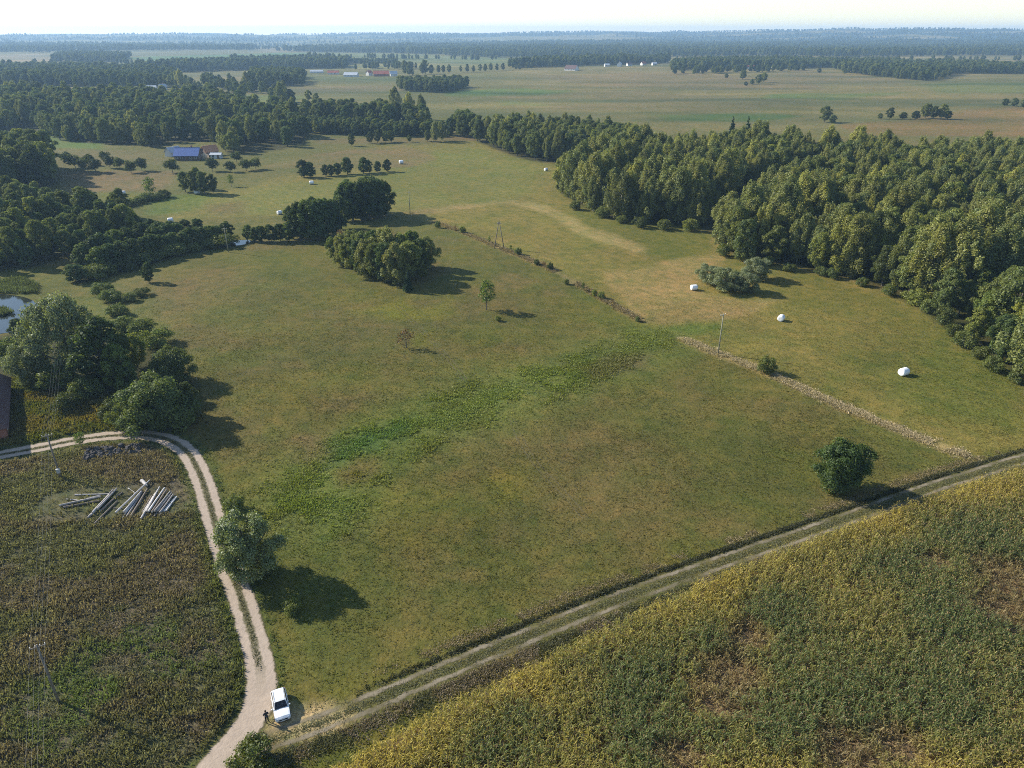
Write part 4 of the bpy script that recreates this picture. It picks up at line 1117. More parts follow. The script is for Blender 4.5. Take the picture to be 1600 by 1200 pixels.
# ------------------------------------------------------------------ wrapped hay bales
m, N, L, B = new_mat('bale_wrap')
tc = N.new('ShaderNodeTexCoord')
L.new(mixrgb(N, L, noise_node(N, L, tc.outputs['Object'], 5, 4), (.70, .71, .72), (.86, .86, .85)), B.inputs['Base Color'])
B.inputs['Roughness'].default_value = .35
bp = N.new('ShaderNodeBump'); bp.inputs['Strength'].default_value = .5; bp.inputs['Distance'].default_value = .05
wv = N.new('ShaderNodeTexWave'); wv.inputs['Scale'].default_value = 2.2; wv.inputs['Distortion'].default_value = 3
L.new(tc.outputs['Object'], wv.inputs['Vector']); L.new(wv.outputs['Fac'], bp.inputs['Height']); L.new(bp.outputs[0], B.inputs['Normal'])
M_WRAP = m
M_TAIL = plain('bale_end_film', (.62, .64, .66), .4, .2, 6)

def bale_mesh():
    bm = bmesh.new()
    prof = [(-.95, .0), (-.95, .45), (-.93, .66), (-.84, .78), (-.6, .82), (0, .83), (.6, .82), (.84, .78), (.93, .66), (.95, .45), (.95, 0)]
    seg = 22; rings = []
    for x, r_ in prof:
        if r_ == 0:
            rings.append([bm.verts.new((x * .97, 0, .78))])
        else:
            ring = []
            for k in range(seg):
                a = 2 * math.pi * k / seg; q = r_ * (1 + .02 * math.sin(5 * a + x * 3))
                z = .78 + q * math.sin(a)
                ring.append(bm.verts.new((x, q * math.cos(a) * 1.04, max(z, -.02))))
            rings.append(ring)
    for r0, r1 in zip(rings[:-1], rings[1:]):
        for k in range(seg):
            a0 = r0[k % len(r0)]; a1 = r0[(k + 1) % len(r0)]; b0 = r1[k % len(r1)]; b1 = r1[(k + 1) % len(r1)]
            vv = []
            for q in (a0, a1, b1, b0):
                if q not in vv: vv.append(q)
            if len(vv) >= 3: bm.faces.new(vv)
    bmesh.ops.recalc_face_normals(bm, faces=bm.faces)
    me = bpy.data.meshes.new('bale_wrap'); bm.to_mesh(me); bm.free()
    me.polygons.foreach_set('use_smooth', np.ones(len(me.polygons), bool))
    me.materials.append(M_WRAP)
    bm = bmesh.new()                                  # gathered film at one end
    add_tube(bm, [(.94, 0, .78), (.985, 0, .78)], [.50, .34], 16)
    m2 = bpy.data.meshes.new('end_film'); bm.normal_update(); bm.to_mesh(m2); bm.free(); m2.materials.append(M_TAIL)
    return me, m2
BW, BF = bale_mesh()
for u, v, s, rz, lab in ((1411, 586, 1.06, .5, 'white wrapped bale nearest the right wood, on the mown meadow'), (1220, 501, 1.0, 1.0, 'white wrapped bale on the mown meadow beyond the tall pole'),
        (1084, 453, 1.0, .2, 'white wrapped bale beside the grey willow clump'), (853, 267, 1.0, .7, 'white wrapped bale below the grove on the far meadow'),
        (487, 288, 1.1, .2, 'white wrapped bale in front of the broken tree row'), (437, 335, 1.0, .9, 'white wrapped bale just behind the front copse'),
        (308, 303, 1.2, .1, 'white wrapped bale at the round clump below the farm'), (193, 304, 1.1, .4, 'white wrapped bale by the ditch bushes on the left'),
        (267, 347, 1.1, .3, 'white wrapped bale behind the alder row'), (627, 256, 1.3, .3, 'white bale at the edge of the bare brown field'),
        (422, 161, 2.0, .3, 'tiny white bale in the green field by the left wood')):
    p = g(u, v)
    t = thing('hay_bale', lab, 'bale', p, rz, 'white wrapped bales', s)
    link('wrap', BW, parent=t); link('end_film', BF, parent=t)

# ------------------------------------------------------------------ felled logs
M_LOG = plain('peeled_log', (.44, .41, .39), .8, .45, 1.5)
M_LOGS = [M_LOG, plain('weathered_log', (.30, .27, .25), .85, .5, 2.2), plain('barked_log', (.19, .155, .125), .9, .5, 3.0), plain('bleached_log', (.56, .54, .52), .8, .4, 1.2)]
M_LOGEND = plain('log_end', (.50, .42, .33), .85, .3, 6)
def zpx(zx, zy): return (80 + zx / 7.62, 740 + zy / 7.62)
GL = [('flat bundle nearest the power pole', 'logs of the flat bundle', [((100, 392), (590, 272), .18, 0), ((150, 412), (600, 330), .18, 0), ((130, 400), (600, 300), .17, .25), ((285, 260), (690, 248), .12, 0), ((180, 312), (330, 320), .10, 0)]),
      ('slanting bundle left of the crossed logs', 'logs of the slanting bundle', [((440, 535), (740, 200), .16, 0), ((475, 505), (775, 200), .16, .0), ((560, 450), (790, 205), .17, .30), ((590, 450), (850, 230), .15, .0), ((520, 605), (790, 335), .15, 0), ((500, 490), (700, 275), .16, .28), ((620, 430), (800, 260), .15, .0)]),
      ('untidy crossed pile in the middle', 'logs of the crossed pile', [((775, 495), (1180, 105), .14, .35), ((785, 635), (890, 475), .09, 0), ((890, 475), (1010, 315), .14, 0), ((900, 525), (1090, 215), .15, 0), ((940, 540), (1150, 195), .17, .05), ((915, 178), (1005, 243), .09, 0), ((1082, 102), (1140, 160), .30, 0), ((745, 418), (850, 418), .09, 0), ((870, 485), (1080, 235), .15, .3)]),
      ('thick stack nearest the sandy road', 'logs of the roadside stack', [((1060, 500), (1200, 270), .13, 0), ((1090, 485), (1240, 240), .13, .0), ((1075, 560), (1290, 195), .14, .25), ((1140, 485), (1300, 195), .13, .45), ((1170, 490), (1360, 205), .15, .5), ((1210, 495), (1385, 225), .14, .5), ((1240, 485), (1425, 245), .15, .45), ((1270, 475), (1440, 255), .14, .28), ((1300, 485), (1460, 270), .14, .25), ((1340, 465), (1480, 285), .14, .0), ((1180, 530), (1350, 220), .14, .0), ((1110, 545), (1270, 235), .14, .0), ((1370, 455), (1500, 285), .14, 0), ((1230, 520), (1400, 250), .15, .0), ((1290, 510), (1430, 270), .14, 0)])]
for where, grp, items in GL:
    for (a, b, r_, up) in items:
        A, Bp = g(*zpx(*a)), g(*zpx(*b))
        A.z += r_ + up; Bp.z += r_ + up + random.uniform(-.03, .06)
        d = Bp - A; n = 5
        side = Vector((-d.y, d.x, 0)).normalized() * random.uniform(-.06, .06)
        t = thing('log', 'pale grey felled log in the ' + where, 'log', (A.x, A.y, 0), 0, grp)
        bm = bmesh.new(); off = Vector((A.x, A.y, 0))
        pts = [A + d * (k / n) + side * math.sin(math.pi * k / n) - off for k in range(n + 1)]
        add_tube(bm, pts, [r_ * (1.1 - .35 * k / n) for k in range(n + 1)], 10, cap=False)
        bm_obj('bark_surface', bm, random.choice(M_LOGS), t, smooth=True)
        dn = d.normalized()
        for e, rad, sg in ((pts[0], r_ * 1.1, -1), (pts[-1], r_ * .75, 1)):
            bm = bmesh.new(); add_tube(bm, [e - dn * .02, e + dn * sg * .006], [rad * .97, rad * .97], 10)
            bm_obj('cut_end', bm, M_LOGEND, t)

# log and brush heap behind the logs, built from stones as separate parts
M_STONE = plain('field_stone', (.055, .05, .05), .85, .5, 2.5)
stones = []
for s in range(5):
    bm = bmesh.new(); bmesh.ops.create_icosphere(bm, subdivisions=2, radius=.5)
    rs = random.Random(s)
    for v in bm.verts: v.co *= rs.uniform(.75, 1.1); v.co.z *= .7
    me = bpy.data.meshes.new('stone'); bm.to_mesh(me); bm.free(); me.materials.append(M_STONE); stones.append(me)
c0 = g(172, 706)
heap = thing('stone_heap', 'low dark log and brush heap, built from stones, inside the road bend', 'stone heap', c0)
for i in range(110):
    u = 135 + 85 * random.random(); v = 712 - (u - 135) * .12 + random.uniform(-7, 7)
    q = g(u, v); o = link('stone', random.choice(stones), parent=heap)
    o.location = (q.x - c0.x, q.y - c0.y, q.z - c0.z + random.uniform(0, .35)); o.rotation_euler = (random.uniform(0, 6), random.uniform(0, 6), random.uniform(0, 6))
    s = random.uniform(.5, 1.3); o.scale = (s, s, s)
c1 = g(244, 663)
h2 = thing('stone_heap', 'few pale stones in the shadow under the big bush', 'stone heap', c1)
for i in range(14):
    o = link('stone', random.choice(stones), parent=h2); o.location = (random.uniform(-3, 3), random.uniform(-1, 1), .1); s = random.uniform(.4, .9); o.scale = (s, s, s)

# ------------------------------------------------------------------ power poles and wires
M_POLE = plain('weathered_pole', (.17, .145, .12), .85, .35, 3)
M_POLEG = plain('grey_green_pole', (.25, .24, .17), .85, .3, 3)
M_INS = plain('porcelain', (.72, .72, .70), .25, .05, 3, spec=.5)
M_WIRE = plain('aluminium_wire', (.20, .20, .19), .5, .1, 3, metal=.3)
M_STEEL = plain('galvanised_steel', (.45, .46, .47), .5, .15, 4, metal=.5)

def pole(u, v, h, label, mat, arm_dir=0, arm=1.5, r0=.15, box=False):
    p = g(u, v)
    t = thing('power_pole', label, 'pole', p, arm_dir)
    bm = bmesh.new(); add_tube(bm, [(0, 0, -.4), (0, 0, h * .5), (0, 0, h)], [r0, r0 * .85, r0 * .66], 10); bm_obj('mast', bm, mat, t, smooth=True)
    bm = bmesh.new(); add_box(bm, (0, .16, h - .45), (arm, .10, .12), bevel=.015); ca = bm_obj('crossarm', bm, mat, t)
    tips = []
    for k in range(4):
        x = (-.47 + .313 * k) * arm
        bm = bmesh.new(); add_tube(bm, [(x, .16, h - .39), (x, .16, h - .3), (x, .16, h - .27), (x, .16, h - .18)], [.02, .02, .055, .045], 8); bm_obj('insulator', bm, M_INS, ca, smooth=True)
        tips.append(Matrix.Translation(p) @ Matrix.Rotation(arm_dir, 4, 'Z') @ Vector((x, .16, h - .2)))
    if box:
        bm = bmesh.new(); add_box(bm, (.0, -.32, 1.6), (.55, .35, .8), bevel=.03); b = bm_obj('meter_cabinet', bm, M_STEEL, t)
        bm = bmesh.new(); add_box(bm, (.0, -.50, 1.6), (.46, .015, .68)); bm_obj('cabinet_door', bm, M_STEEL, b)
    return t, tips
lineA, lineB = g(95, 747), g(92, 1097)
dl = (lineB - lineA); ang = math.atan2(dl.y, dl.x) + math.pi / 2
_, tA = pole(95, 747, 8.6, 'dark wooden power pole with a meter cabinet beside the logs', M_POLE, ang, box=True)
_, tB = pole(92, 1097, 8.8, 'dark leaning looking power pole in the rough weedy plot', M_POLE, ang)
_, tC = pole(106, 598, 8.6, 'power pole half hidden in the thicket behind the barn', M_POLE, ang)
tD = [q + (b - a) for q, a, b in zip(tB, tA, tB)]
for k in range(4):
    bm = bmesh.new(); pts = []
    for s0, s1 in ((tC[k], tA[k]), (tA[k], tB[k]), (tB[k], tD[k])):
        for i in range(13):
            t_ = i / 13; q = s0.lerp(s1, t_); q.z -= .9 * 4 * t_ * (1 - t_); pts.append(q)
    pts.append(tD[k])
    add_tube(bm, pts, [.006] * len(pts), 4)
    bm_obj('power_wire', bm, M_WIRE, label=['outermost wire on the left of the overhead line', 'second wire from the left of the overhead line', 'third wire from the left of the overhead line', 'outermost wire on the right of the overhead line'][k], category='wire', group='overhead line wires')
_, t1 = pole(1122, 553, 10.2, 'tall grey power pole on the boundary between the two meadows', M_POLEG, .5, 1.7, .17)
_, t3 = pole(641, 336, 9.5, 'thin power pole near the tan field corner behind the copses', M_POLEG, .5)
_, t4 = pole(357, 394, 8.5, 'power pole at the meadow corner by the stream', M_POLEG, .3)
p = g(780, 388)
fr = thing('frame_pole', 'two legged A shaped power pole on the dry fence line', 'pole', p, 0)
for s in (-1, 1):
    bm = bmesh.new(); add_tube(bm, [(s * 1.7, 0, -.3), (s * .12, 0, 9.2)], [.16, .11], 8); bm_obj('leg', bm, M_POLE, fr, smooth=True)
bm = bmesh.new(); add_box(bm, (0, 0, 4.0), (2.1, .10, .14)); bm_obj('brace', bm, M_POLE, fr)
bm = bmesh.new(); add_box(bm, (0, .1, 8.6), (1.6, .1, .12)); bm_obj('crossarm', bm, M_POLE, fr)
bm = bmesh.new(); add_tube(bm, [(0, 0, 8.9), (0, 0, 10.0)], [.10, .07], 8); bm_obj('top_mast', bm, M_POLE, fr)
for x in (-.6, 0, .6):
    bm = bmesh.new(); zz = 8.7 if x else 10.0; add_tube(bm, [(x, .1 if x else 0, zz), (x, .1 if x else 0, zz + .3)], [.05, .04], 8); bm_obj('insulator', bm, M_INS, fr)

# ------------------------------------------------------------------ buildings
def house_mat(n, c, **k): return plain(n, c, .85, .2, .8, **k)
M_WALLW = house_mat('white_plaster', (.62, .60, .57)); M_WALLB = house_mat('brown_boards', (.12, .085, .06)); M_BRICK = house_mat('red_brick', (.26, .11, .075))
M_RBLUE = plain('blue_metal_roof', (.04, .10, .30), .45, .12, .6, spec=.5); M_RRED = plain('red_tile_roof', (.34, .10, .06), .8, .25, 1.5); M_RGREY = plain('grey_sheet_roof', (.42, .44, .47), .55, .15, .7)
M_RORG = plain('rusty_orange_roof', (.40, .19, .10), .8, .25, 1.2); M_RDARK = plain('dark_brown_roof', (.105, .062, .058), .85, .3, .9)
M_GLASS = plain('window_glass', (.03, .04, .05), .08, .1, 1, spec=.6); M_FRAME = plain('window_frame', (.65, .65, .62), .6, .1, 2); M_DOOR = plain('plank_door', (.16, .10, .06), .8, .3, 3)

def house(name, label, loc, rz, Lx, Wy, hw, hr, wall, roof, wins=3, doors=1, chimney=True, hip=0.0, group=None, cat='building', over=.5):
    t = thing(name, label, cat, loc, rz, group)
    x, y = Lx / 2, Wy / 2
    bm = bmesh.new()
    v = [bm.verts.new(q) for q in ((-x, -y, -.3), (x, -y, -.3), (x, y, -.3), (-x, y, -.3), (-x, -y, hw), (x, -y, hw), (x, y, hw), (-x, y, hw))]
    for f in ((0, 1, 5, 4), (2, 3, 7, 6)): bm.faces.new([v[i] for i in f])
    if hip:
        bm.faces.new([v[i] for i in (1, 2, 6, 5)]); bm.faces.new([v[i] for i in (3, 0, 4, 7)])
    else:
        g1 = bm.verts.new((x, 0, hw + hr)); g2 = bm.verts.new((-x, 0, hw + hr))
        bm.faces.new([v[1], v[2], v[6], g1, v[5]]); bm.faces.new([v[3], v[0], v[4], g2, v[7]])
    bm_obj('wall', bm, wall, t)
    bm = bmesh.new()
    ox, oy = x + over, y + over; ez = hw - over * hr / y + .06; rzz = hw + hr + .06; rx = ox - hip
    def slab(p):
        up = [bm.verts.new(q) for q in p]; dn = [bm.verts.new((q[0], q[1], q[2] - .14)) for q in p]
        bm.faces.new(up); bm.faces.new(dn[::-1])
        for i in range(len(p)): bm.faces.new((up[i], dn[i], dn[(i + 1) % len(p)], up[(i + 1) % len(p)]))
    slab([(-ox, -oy, ez), (ox, -oy, ez), (rx, 0, rzz), (-rx, 0, rzz)]); slab([(ox, oy, ez), (-ox, oy, ez), (-rx, 0, rzz), (rx, 0, rzz)])
    if hip:
        slab([(ox, -oy, ez), (ox, oy, ez), (rx, 0, rzz)]); slab([(-ox, oy, ez), (-ox, -oy, ez), (-rx, 0, rzz)])
    rf = bm_obj('roof', bm, roof, t)
    bm = bmesh.new(); add_box(bm, (0, 0, rzz + .03), (2 * rx - .1, .3, .10)); bm_obj('ridge_cap', bm, roof, rf)
    if chimney:
        bm = bmesh.new(); add_box(bm, (Lx * .15, y * .25, hw + hr + .2), (.7, .7, 1.6)); add_box(bm, (Lx * .15, y * .25, hw + hr + 1.05), (.85, .85, .12)); bm_obj('chimney', bm, M_BRICK, rf)
    n = wins + doors
    for i in range(n):
        cx = -x + Lx * (i + .5) / n
        isd = doors and i == n // 2
        for sy in ((-1,) if not isd else (-1,)):
            w_, h_, cz = (1.1, 2.1, 1.05) if isd else (1.1, 1.3, hw * .58)
            bm = bmesh.new(); add_box(bm, (cx, sy * (y + .02), cz), (w_ + .2, .10, h_ + .2)); f_ = bm_obj('door' if isd else 'window', bm, M_DOOR if isd else M_FRAME, t)
            bm = bmesh.new(); add_box(bm, (cx, sy * (y + .065), cz), (w_, .04, h_))
            if not isd: bm_obj('pane', bm, M_GLASS, f_)
            else: bm_obj('door_leaf', bm, M_DOOR, f_)
    for i in range(2):
        cy_ = -y * .5 + y * i
        bm = bmesh.new(); add_box(bm, (x + .02, cy_, hw * .58), (.10, 1.2, 1.4)); f_ = bm_obj('window', bm, M_FRAME, t)
        bm = bmesh.new(); add_box(bm, (x + .065, cy_, hw * .58), (.04, 1.0, 1.2)); bm_obj('pane', bm, M_GLASS, f_)
    return t

p = g(296, 249); house('farmhouse', 'long farmhouse with a bright blue metal roof behind the orchard', p, .02, 14.0, 9.0, 3.0, 3.8, M_WALLB, M_RBLUE, 4, 1)
p = g(272, 243); house('farm_annex', 'small grey roofed annex at the left end of the blue roofed farmhouse', p, 1.2, 9, 5, 2.8, 2.4, M_WALLW, M_RGREY, 2, 0, False)
p = g(329, 243); house('brown_shed', 'wooden shed with rusty orange roof right of the blue roofed farmhouse', p, .8, 8, 6, 3.0, 3.0, M_WALLB, M_RORG, 1, 1, False)
p = g(339, 247); house('lean_shed', 'low grey shed at the right end of the farmyard', p, .05, 6, 4, 2.4, .8, M_WALLW, M_RGREY, 1, 1, False)
bm = bmesh.new()
for k in range(2):
    bmesh.ops.create_icosphere(bm, subdivisions=3, radius=1, matrix=Matrix.Translation((k * 1.2 - .6, 0, .5)) @ Matrix.Diagonal((1.6, 2.2, 2.4 - k * .5, 1)))
for v in bm.verts: v.co += Vector((random.uniform(-.12, .12), random.uniform(-.12, .12), random.uniform(-.1, .1)))
o = bm_obj('straw_heap', bm, plain('straw', (.48, .38, .25), .95, .35, 4), label='pale straw heap between the blue roofed house and the orange shed', category='straw heap'); o.location = g(321, 247)
bn, bf = g(21, 686), g(24, 606)
bd = (bf - bn); bl = bd.length; bd.normalize(); bc = (bn + bf) / 2 + Vector((-bd.y, bd.x, 0)) * 6.2
house('old_barn', 'old dark brown hip roofed barn cut off by the left edge', bc, math.atan2(bd.y, bd.x), bl - 1.2, 11.0, 3.0, 5.6, M_BRICK, M_RDARK, 4, 1, False, hip=2.4, over=.6)
# red roofed farm out on the plain
for u, v, rz, Lx, Wy, hw, hr, wl, rf, lab in (
        (596, 119, .12, 26, 13, 4.0, 5.0, M_BRICK, M_RRED, 'big red roofed barn of the farm on the plain'), (615, 119, .3, 12, 10, 4.0, 4.5, M_WALLW, M_RGREY, 'grey roofed house right of the big red barn'),
        (549, 120, -.15, 24, 11, 3.5, 4.0, M_WALLW, M_RGREY, 'pale grey roofed cowshed left of the big red barn'), (521, 116, .1, 20, 9, 3.2, 3.2, M_WALLW, M_RRED, 'small faded red barn at the left end of the farm'),
        (577, 118, .9, 9, 8, 5, 3.5, M_WALLW, M_RRED, 'white gabled house between the barns of the plain farm'), (495, 114, .05, 24, 8, 3, 2.5, M_WALLW, M_RGREY, 'long pale shed half hidden by trees left of the farm')):
    house('farm_barn', lab, g(u, v), rz, Lx, Wy, hw, hr, wl, rf, 3, 1, False)
for u, v, rz, Lx, Wy, hw, hr, wl, rf, lab in (
        (893, 110, -.6, 24, 14, 3.5, 6, M_WALLW, M_RDARK, 'dark roofed barn with white gable alone at the edge of the plain'), (968, 104, 1.2, 10, 9, 5, 4.5, M_WALLW, M_RGREY, 'brightest white gabled house in the village row'),
        (983, 103, .3, 11, 9, 4, 3.5, M_WALLW, M_RDARK, 'white house just right of the brightest gable'), (1005, 102, .5, 11, 9, 4, 3.5, M_WALLW, M_RRED, 'white house in the middle of the village row'), (1022, 102, .2, 10, 8, 4, 3, M_WALLW, M_RGREY, 'white house at the right end of the village row'),
        (948, 104, .2, 10, 8, 3.5, 3, M_WALLW, M_RGREY, 'small pale house at the left end of the village row'), (1340, 106, .4, 14, 9, 4, 4, M_WALLW, M_RORG, 'pale house among trees at the long dark wood'), (1172, 107, .1, 18, 9, 3.5, 3, M_WALLW, M_RRED, 'long low house in front of the village wood'),
        (1210, 106, .2, 13, 9, 3.5, 3.5, M_WALLW, M_RGREY, 'pale shed at the right of the long low house'), (1512, 112, .1, 16, 9, 3, 4, M_BRICK, M_RORG, 'orange roofed house behind the plain on the far right'),
        (235, 141, .1, 16, 9, 3, 3, M_WALLW, M_RGREY, 'grey roofed shed in the clearing behind the left wood'), (255, 140, .9, 8, 7, 4, 3, M_WALLW, M_RGREY, 'white cottage in the clearing behind the left wood'), (407, 133, .1, 26, 8, 3, 2, M_WALLW, M_RGREY, 'long white shed beside the dense copse')):
    house('village_house', lab, g(u, v), rz, Lx, Wy, hw, hr, wl, rf, 3, 1, hw > 3.9)

# ------------------------------------------------------------------ white car
def build_car():
    a, b = g(436, 1090), g(441.5, 1120)
    d = b - a
    t = thing('parked_car', 'white car parked nose to camera where the track leaves the sandy road', 'car', g(439.5, 1107), math.atan2(d.y, d.x), None, .94)
    m, N, L, B = new_mat('white_car_paint'); B.inputs['Base Color'].default_value = (.78, .79, .80, 1); B.inputs['Roughness'].default_value = .28; B.inputs['Coat Weight'].default_value = .6; B.inputs['Coat Roughness'].default_value = .05
    tc = N.new('ShaderNodeTexCoord'); L.new(mixrgb(N, L, noise_node(N, L, tc.outputs['Object'], 3), (.72, .73, .73), (.82, .83, .84)), B.inputs['Base Color'])
    paint = m
    dark = plain('black_plastic', (.02, .02, .022), .6, .2, 4); glass = plain('tinted_glass', (.012, .014, .018), .06, .1, 2, spec=.6); tyre_m = plain('tyre_rubber', (.018, .018, .018), .9, .2, 6)
    rim_m = plain('alloy_rim', (.45, .46, .48), .35, .1, 5, metal=.8); lamp = plain('headlight_lens', (.55, .58, .62), .12, .1, 3, spec=.7); red = plain('tail_lens', (.35, .02, .02), .2, .1, 3); plate = plain('number_plate', (.75, .75, .72), .5, .05, 4)
    # lower body: stations along x (front = +x)
    st = [(2.22, .62, .42, .62), (2.16, .80, .30, .74), (1.95, .88, .24, .88), (1.45, .91, .22, .96), (.85, .92, .22, 1.02), (0, .92, .22, 1.03), (-.9, .92, .22, 1.05), (-1.6, .91, .24, 1.07), (-2.0, .88, .28, 1.05), (-2.17, .80, .36, .98)]
    bm = bmesh.new(); rings = []
    for x, w, zb, zt in st:
        sec = [(-.86 * w, zb), (-w, zb + .16), (-w * 1.0, zb + (zt - zb) * .62), (-w * .95, zt - .03), (-w * .78, zt), (0, zt + .035), (w * .78, zt), (w * .95, zt - .03), (w, zb + (zt - zb) * .62), (w, zb + .16), (.86 * w, zb)]
        rings.append([bm.verts.new((x, y, z)) for y, z in sec])
    for r0, r1 in zip(rings[:-1], rings[1:]):
        for k in range(len(r0)): bm.faces.new((r0[k], r0[(k + 1) % len(r0)], r1[(k + 1) % len(r0)], r1[k]))
    bm.faces.new(rings[0]); bm.faces.new(rings[-1][::-1])
    # cabin
    cab = [(.92, .80, .80, 1.03, 1.03), (.25, .80, .70, 1.03, 1.50), (.0, .80, .68, 1.03, 1.56), (-.7, .80, .68, 1.04, 1.59), (-1.45, .80, .66, 1.05, 1.55), (-1.75, .79, .62, 1.05, 1.46), (-2.08, .78, .76, 1.04, 1.06)]
    rings = []
    for x, wb, wt, zb, zt in cab:
        rings.append([bm.verts.new(q) for q in ((x, -wb, zb), (x, -wt, zt - .03), (x, -wt * .8, zt), (x, 0, zt + .02), (x, wt * .8, zt), (x, wt, zt - .03), (x, wb, zb))])
    for r0, r1 in zip(rings[:-1], rings[1:]):
        for k in range(6): bm.faces.new((r0[k], r0[k + 1], r1[k + 1], r1[k]))
    bmesh.ops.recalc_face_normals(bm, faces=bm.faces)
    bm_obj('body', bm, paint, t, smooth=False)
    def panel(name, pts, mat, parent=t, off=.008):
        bm = bmesh.new(); P_ = [Vector(q) for q in pts]
        n = (P_[1] - P_[0]).cross(P_[2] - P_[0]).normalized()
        c = sum(P_, Vector()) / len(P_)
        if n.dot(c - Vector((-.4, 0, .9))) < 0: n = -n
        up = [bm.verts.new(q + n * off) for q in P_]; dn = [bm.verts.new(q - n * .01) for q in P_]
        bm.faces.new(up); bm.faces.new(dn[::-1])
        for i in range(len(P_)): bm.faces.new((up[i], dn[i], dn[(i + 1) % len(P_)], up[(i + 1) % len(P_)]))
        bmesh.ops.recalc_face_normals(bm, faces=bm.faces)
        return bm_obj(name, bm, mat, parent)
    panel('windshield', [(.90, -.74, 1.06), (.90, .74, 1.06), (.24, .60, 1.525), (.24, -.60, 1.525)], glass, off=.035)
    panel('rear_window', [(-2.06, -.66, 1.10), (-2.06, .66, 1.10), (-1.78, .54, 1.46), (-1.78, -.54, 1.46)], glass, off=.03)
    for s in (-1, 1):
        for x0, x1, y1, z1, x2, x3 in ((.62, -.28, .70, 1.46, -.28, .18), (-.34, -1.12, .69, 1.49, -1.12, -.34), (-1.18, -1.82, .66, 1.43, -1.60, -1.18)):
            panel('side_window', [(x0, s * .805, 1.07), (x1, s * .805, 1.08), (x2, s * y1, z1), (x3, s * y1, z1)], glass, off=.02)
        bm = bmesh.new(); add_box(bm, (.72, s * 1.0, 1.10), (.12, .2, .15), bevel=.03); mr = bm_obj('side_mirror', bm, paint, t)
        bm = bmesh.new(); add_box(bm, (.655, s * 1.01, 1.10), (.012, .15, .11)); bm_obj('mirror_glass', bm, glass, mr)
        bm = bmesh.new(); add_tube(bm, [(.1, s * .62, 1.58), (-.1, s * .62, 1.64), (-1.35, s * .60, 1.63), (-1.5, s * .60, 1.56)], [.022] * 4, 6); bm_obj('roof_rail', bm, dark, t)
        panel('headlight', [(2.21, s * .58, .66), (2.10, s * .84, .70), (2.02, s * .85, .80), (2.13, s * .56, .78)], lamp, off=.04)
        panel('tail_light', [(-2.18, s * .62, .80), (-2.12, s * .82, .80), (-2.06, s * .84, 1.0), (-2.14, s * .62, 1.0)], red, off=.03)
        for x in (0.2, -.8):
            bm = bmesh.new(); add_box(bm, (x - .25, s * .93, .86), (.16, .03, .03), bevel=.008); bm_obj('door_handle', bm, paint, t)
        for x in (1.36, -1.36):
            bm = bmesh.new(); add_tube(bm, [(x, s * .66, .33), (x, s * .70, .33), (x, s * .90, .33), (x, s * .935, .33)], [.29, .33, .33, .29], 24); w_ = bm_obj('wheel', bm, tyre_m, t, smooth=False)
            bm = bmesh.new(); add_tube(bm, [(x, s * .92, .33), (x, s * .945, .33)], [.21, .20], 20); bm_obj('rim', bm, rim_m, w_)
            bm = bmesh.new()
            for k in range(9):
                a0 = math.pi * (k - .0) / 8; add_box(bm, (x + .375 * math.cos(a0), s * .915, .33 + .375 * math.sin(a0)), (.09, .05, .09))
            bm_obj('wheel_arch', bm, dark, t)
    bm = bmesh.new(); add_box(bm, (2.20, 0, .58), (.08, 1.05, .16), bevel=.02); bm_obj('grille', bm, dark, t)
    bm = bmesh.new(); add_box(bm, (2.17, 0, .36), (.12, 1.35, .10), bevel=.02); bm_obj('bumper_intake', bm, dark, t)
    bm = bmesh.new(); add_box(bm, (2.262, 0, .47), (.02, .52, .11)); bm_obj('front_plate', bm, plate, t)
    bm = bmesh.new(); add_tube(bm, [(2.235, 0, .585), (2.252, 0, .585)], [.06, .055], 14); bm_obj('badge', bm, rim_m, t)
    return t
build_car()

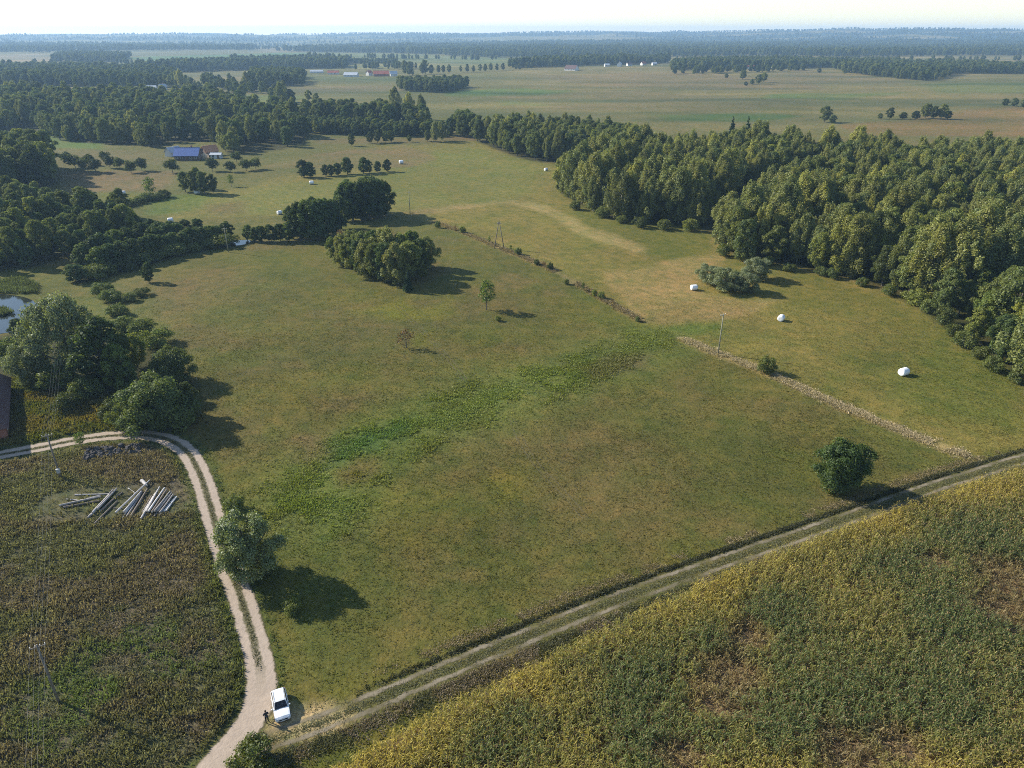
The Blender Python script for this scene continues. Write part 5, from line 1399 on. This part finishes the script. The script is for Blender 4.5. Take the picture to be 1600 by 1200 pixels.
# ------------------------------------------------------------------ person beside the car
def build_person():
    p = g(418, 1129)
    root = thing('person', 'person in dark jacket and trousers standing in front of the white car', 'person', p, R(35), None, 1.06)
    V, E, S = [], [], []
    def add(co, r_, par=None, ry=None):
        V.append(co); S.append((r_, ry or r_)); i = len(V) - 1
        if par is not None: E.append((par, i))
        return i
    pel = add((0, 0, .95), .155, None, .12)
    wst = add((0, 0, 1.10), .145, pel, .11); chest = add((0, .0, 1.30), .175, wst, .125); neckb = add((0, 0, 1.47), .085, chest); nk = add((0, .01, 1.55), .06, neckb)
    jaw = add((0, .025, 1.62), .075, nk, .085); hd = add((0, .015, 1.70), .085, jaw, .10); tp = add((0, .01, 1.77), .06, hd, .075)
    nose = add((0, .125, 1.66), .014, jaw)
    for s in (-1, 1):
        add((s * .085, .01, 1.67), .014, hd)
        hip = add((s * .10, 0, .88), .105, pel); kn = add((s * .12, .02, .50), .068, hip); an = add((s * .13, -.01, .10), .048, kn); add((s * .14, .16, .045), .042, an)
        sh = add((s * .20, 0, 1.40), .075, chest); el = add((s * .27, .02, 1.13), .055, sh); wr = add((s * .14, .24, 1.10), .038, el); pm = add((s * .10, .30, 1.10), .040, wr, .022)
        for k in range(4):
            f1 = add((s * (.115 - .018 * k) , .345 + .006 * (k in (1, 2)), 1.12 - .015 * k), .011, pm); f2 = add((s * (.09 - .02 * k), .375, 1.115 - .015 * k), .009, f1)
        th = add((s * .07, .30, 1.13), .012, wr); add((s * .055, .335, 1.145), .010, th)
    me = bpy.data.meshes.new('body'); me.from_pydata(V, E, []); me.update()
    ob = bpy.data.objects.new('body', me); COL.objects.link(ob)
    md = ob.modifiers.new('skin', 'SKIN'); md.use_smooth_shade = True
    for i, (a, b) in enumerate(S):
        me.skin_vertices[0].data[i].radius = (a, b)
    me.skin_vertices[0].data[0].use_root = True
    sb = ob.modifiers.new('sub', 'SUBSURF'); sb.levels = sb.render_levels = 1
    dg = bpy.context.evaluated_depsgraph_get()
    fin = bpy.data.meshes.new_from_object(ob.evaluated_get(dg)); fin.name = 'body'
    bpy.data.objects.remove(ob); bpy.data.meshes.remove(me)
    fin.materials.clear()
    for mm in (plain('dark_jacket', (.022, .024, .034), .9, .3, 8), plain('dark_trousers', (.03, .025, .03), .9, .3, 8), plain('skin', (.42, .26, .19), .6, .1, 8), plain('boots', (.03, .022, .018), .7, .2, 8)): fin.materials.append(mm)
    for f in fin.polygons:
        c = f.center
        f.material_index = 3 if c.z < .12 else 1 if c.z < .93 else 2 if c.z > 1.52 or (c.y > .26 and c.z < 1.3) else 0
    link('body', fin, parent=root)
    bm = bmesh.new(); bmesh.ops.create_icosphere(bm, subdivisions=2, radius=1, matrix=Matrix.Translation((0, -.012, 1.735)) @ Matrix.Diagonal((.098, .108, .085, 1)))
    bmesh.ops.delete(bm, geom=[v for v in bm.verts if v.co.z < 1.69 and v.co.y > .02], context='VERTS')
    bm_obj('hair', bm, plain('dark_hair', (.03, .02, .015), .7, .3, 12), root, smooth=True)
    c = thing('remote_control', 'small dark remote control held by the person', 'remote', p + Matrix.Rotation(R(35), 3, 'Z') @ Vector((0, .37, 1.19)), R(35))
    bm = bmesh.new(); add_box(bm, (0, 0, 0), (.16, .09, .04), bevel=.01); bm_obj('case', bm, plain('remote_case', (.05, .05, .055), .5, .1, 5), c)
    for s in (-1, 1):
        bm = bmesh.new(); add_tube(bm, [(s * .05, 0, .02), (s * .05, 0, .045)], [.006, .01], 6); bm_obj('stick', bm, plain('remote_stick', (.1, .1, .1), .4, .1, 5), c)
build_person()

# ------------------------------------------------------------------ the hazy air
def haze():
    bm = bmesh.new()
    add_box(bm, (0, 0, 71), (24000, 24000, 170))
    m = bpy.data.materials.new('haze'); m.use_nodes = True; N, L = m.node_tree.nodes, m.node_tree.links
    N.remove(N['Principled BSDF'])
    pv = N.new('ShaderNodeVolumePrincipled'); pv.inputs['Color'].default_value = (.44, .68, 1.0, 1); pv.inputs['Density'].default_value = HAZE_DENSITY; pv.inputs['Anisotropy'].default_value = .2
    L.new(pv.outputs[0], N['Material Output'].inputs['Volume'])
    bm_obj('haze', bm, m, kind='stuff', label='thin blue haze lying over the far land')
HAZE_DENSITY = 1.1e-4
haze()

# ------------------------------------------------------------------ labels that single out the members of small groups
ORD = ['leftmost', 'second from the left', 'third from the left', 'fourth from the left', 'fifth from the left', 'sixth from the left', 'seventh from the left', 'eighth from the left', 'ninth from the left', 'tenth from the left', 'eleventh from the left', 'twelfth from the left', 'thirteenth from the left', 'fourteenth from the left', 'fifteenth from the left', 'sixteenth from the left', 'seventeenth from the left', 'eighteenth from the left', 'nineteenth from the left', 'twentieth from the left', '21st from the left', '22nd from the left', '23rd from the left', '24th from the left', '25th from the left', '26th from the left', '27th from the left', '28th from the left', '29th from the left', '30th from the left']
same = {}
for o in scn.objects:
    if o.parent is None and 'label' in o and 'group' in o:
        same.setdefault((o['group'], o['label']), []).append(o)
for (grp, lab), members in same.items():
    if 1 < len(members) <= 30 and len(lab.split()) <= 12:
        members.sort(key=lambda o: o.location.x / (o.location.y * CP + CAM_H * SP))
        for i, o in enumerate(members):
            o['label'] = (lab + ', ' + ORD[i])
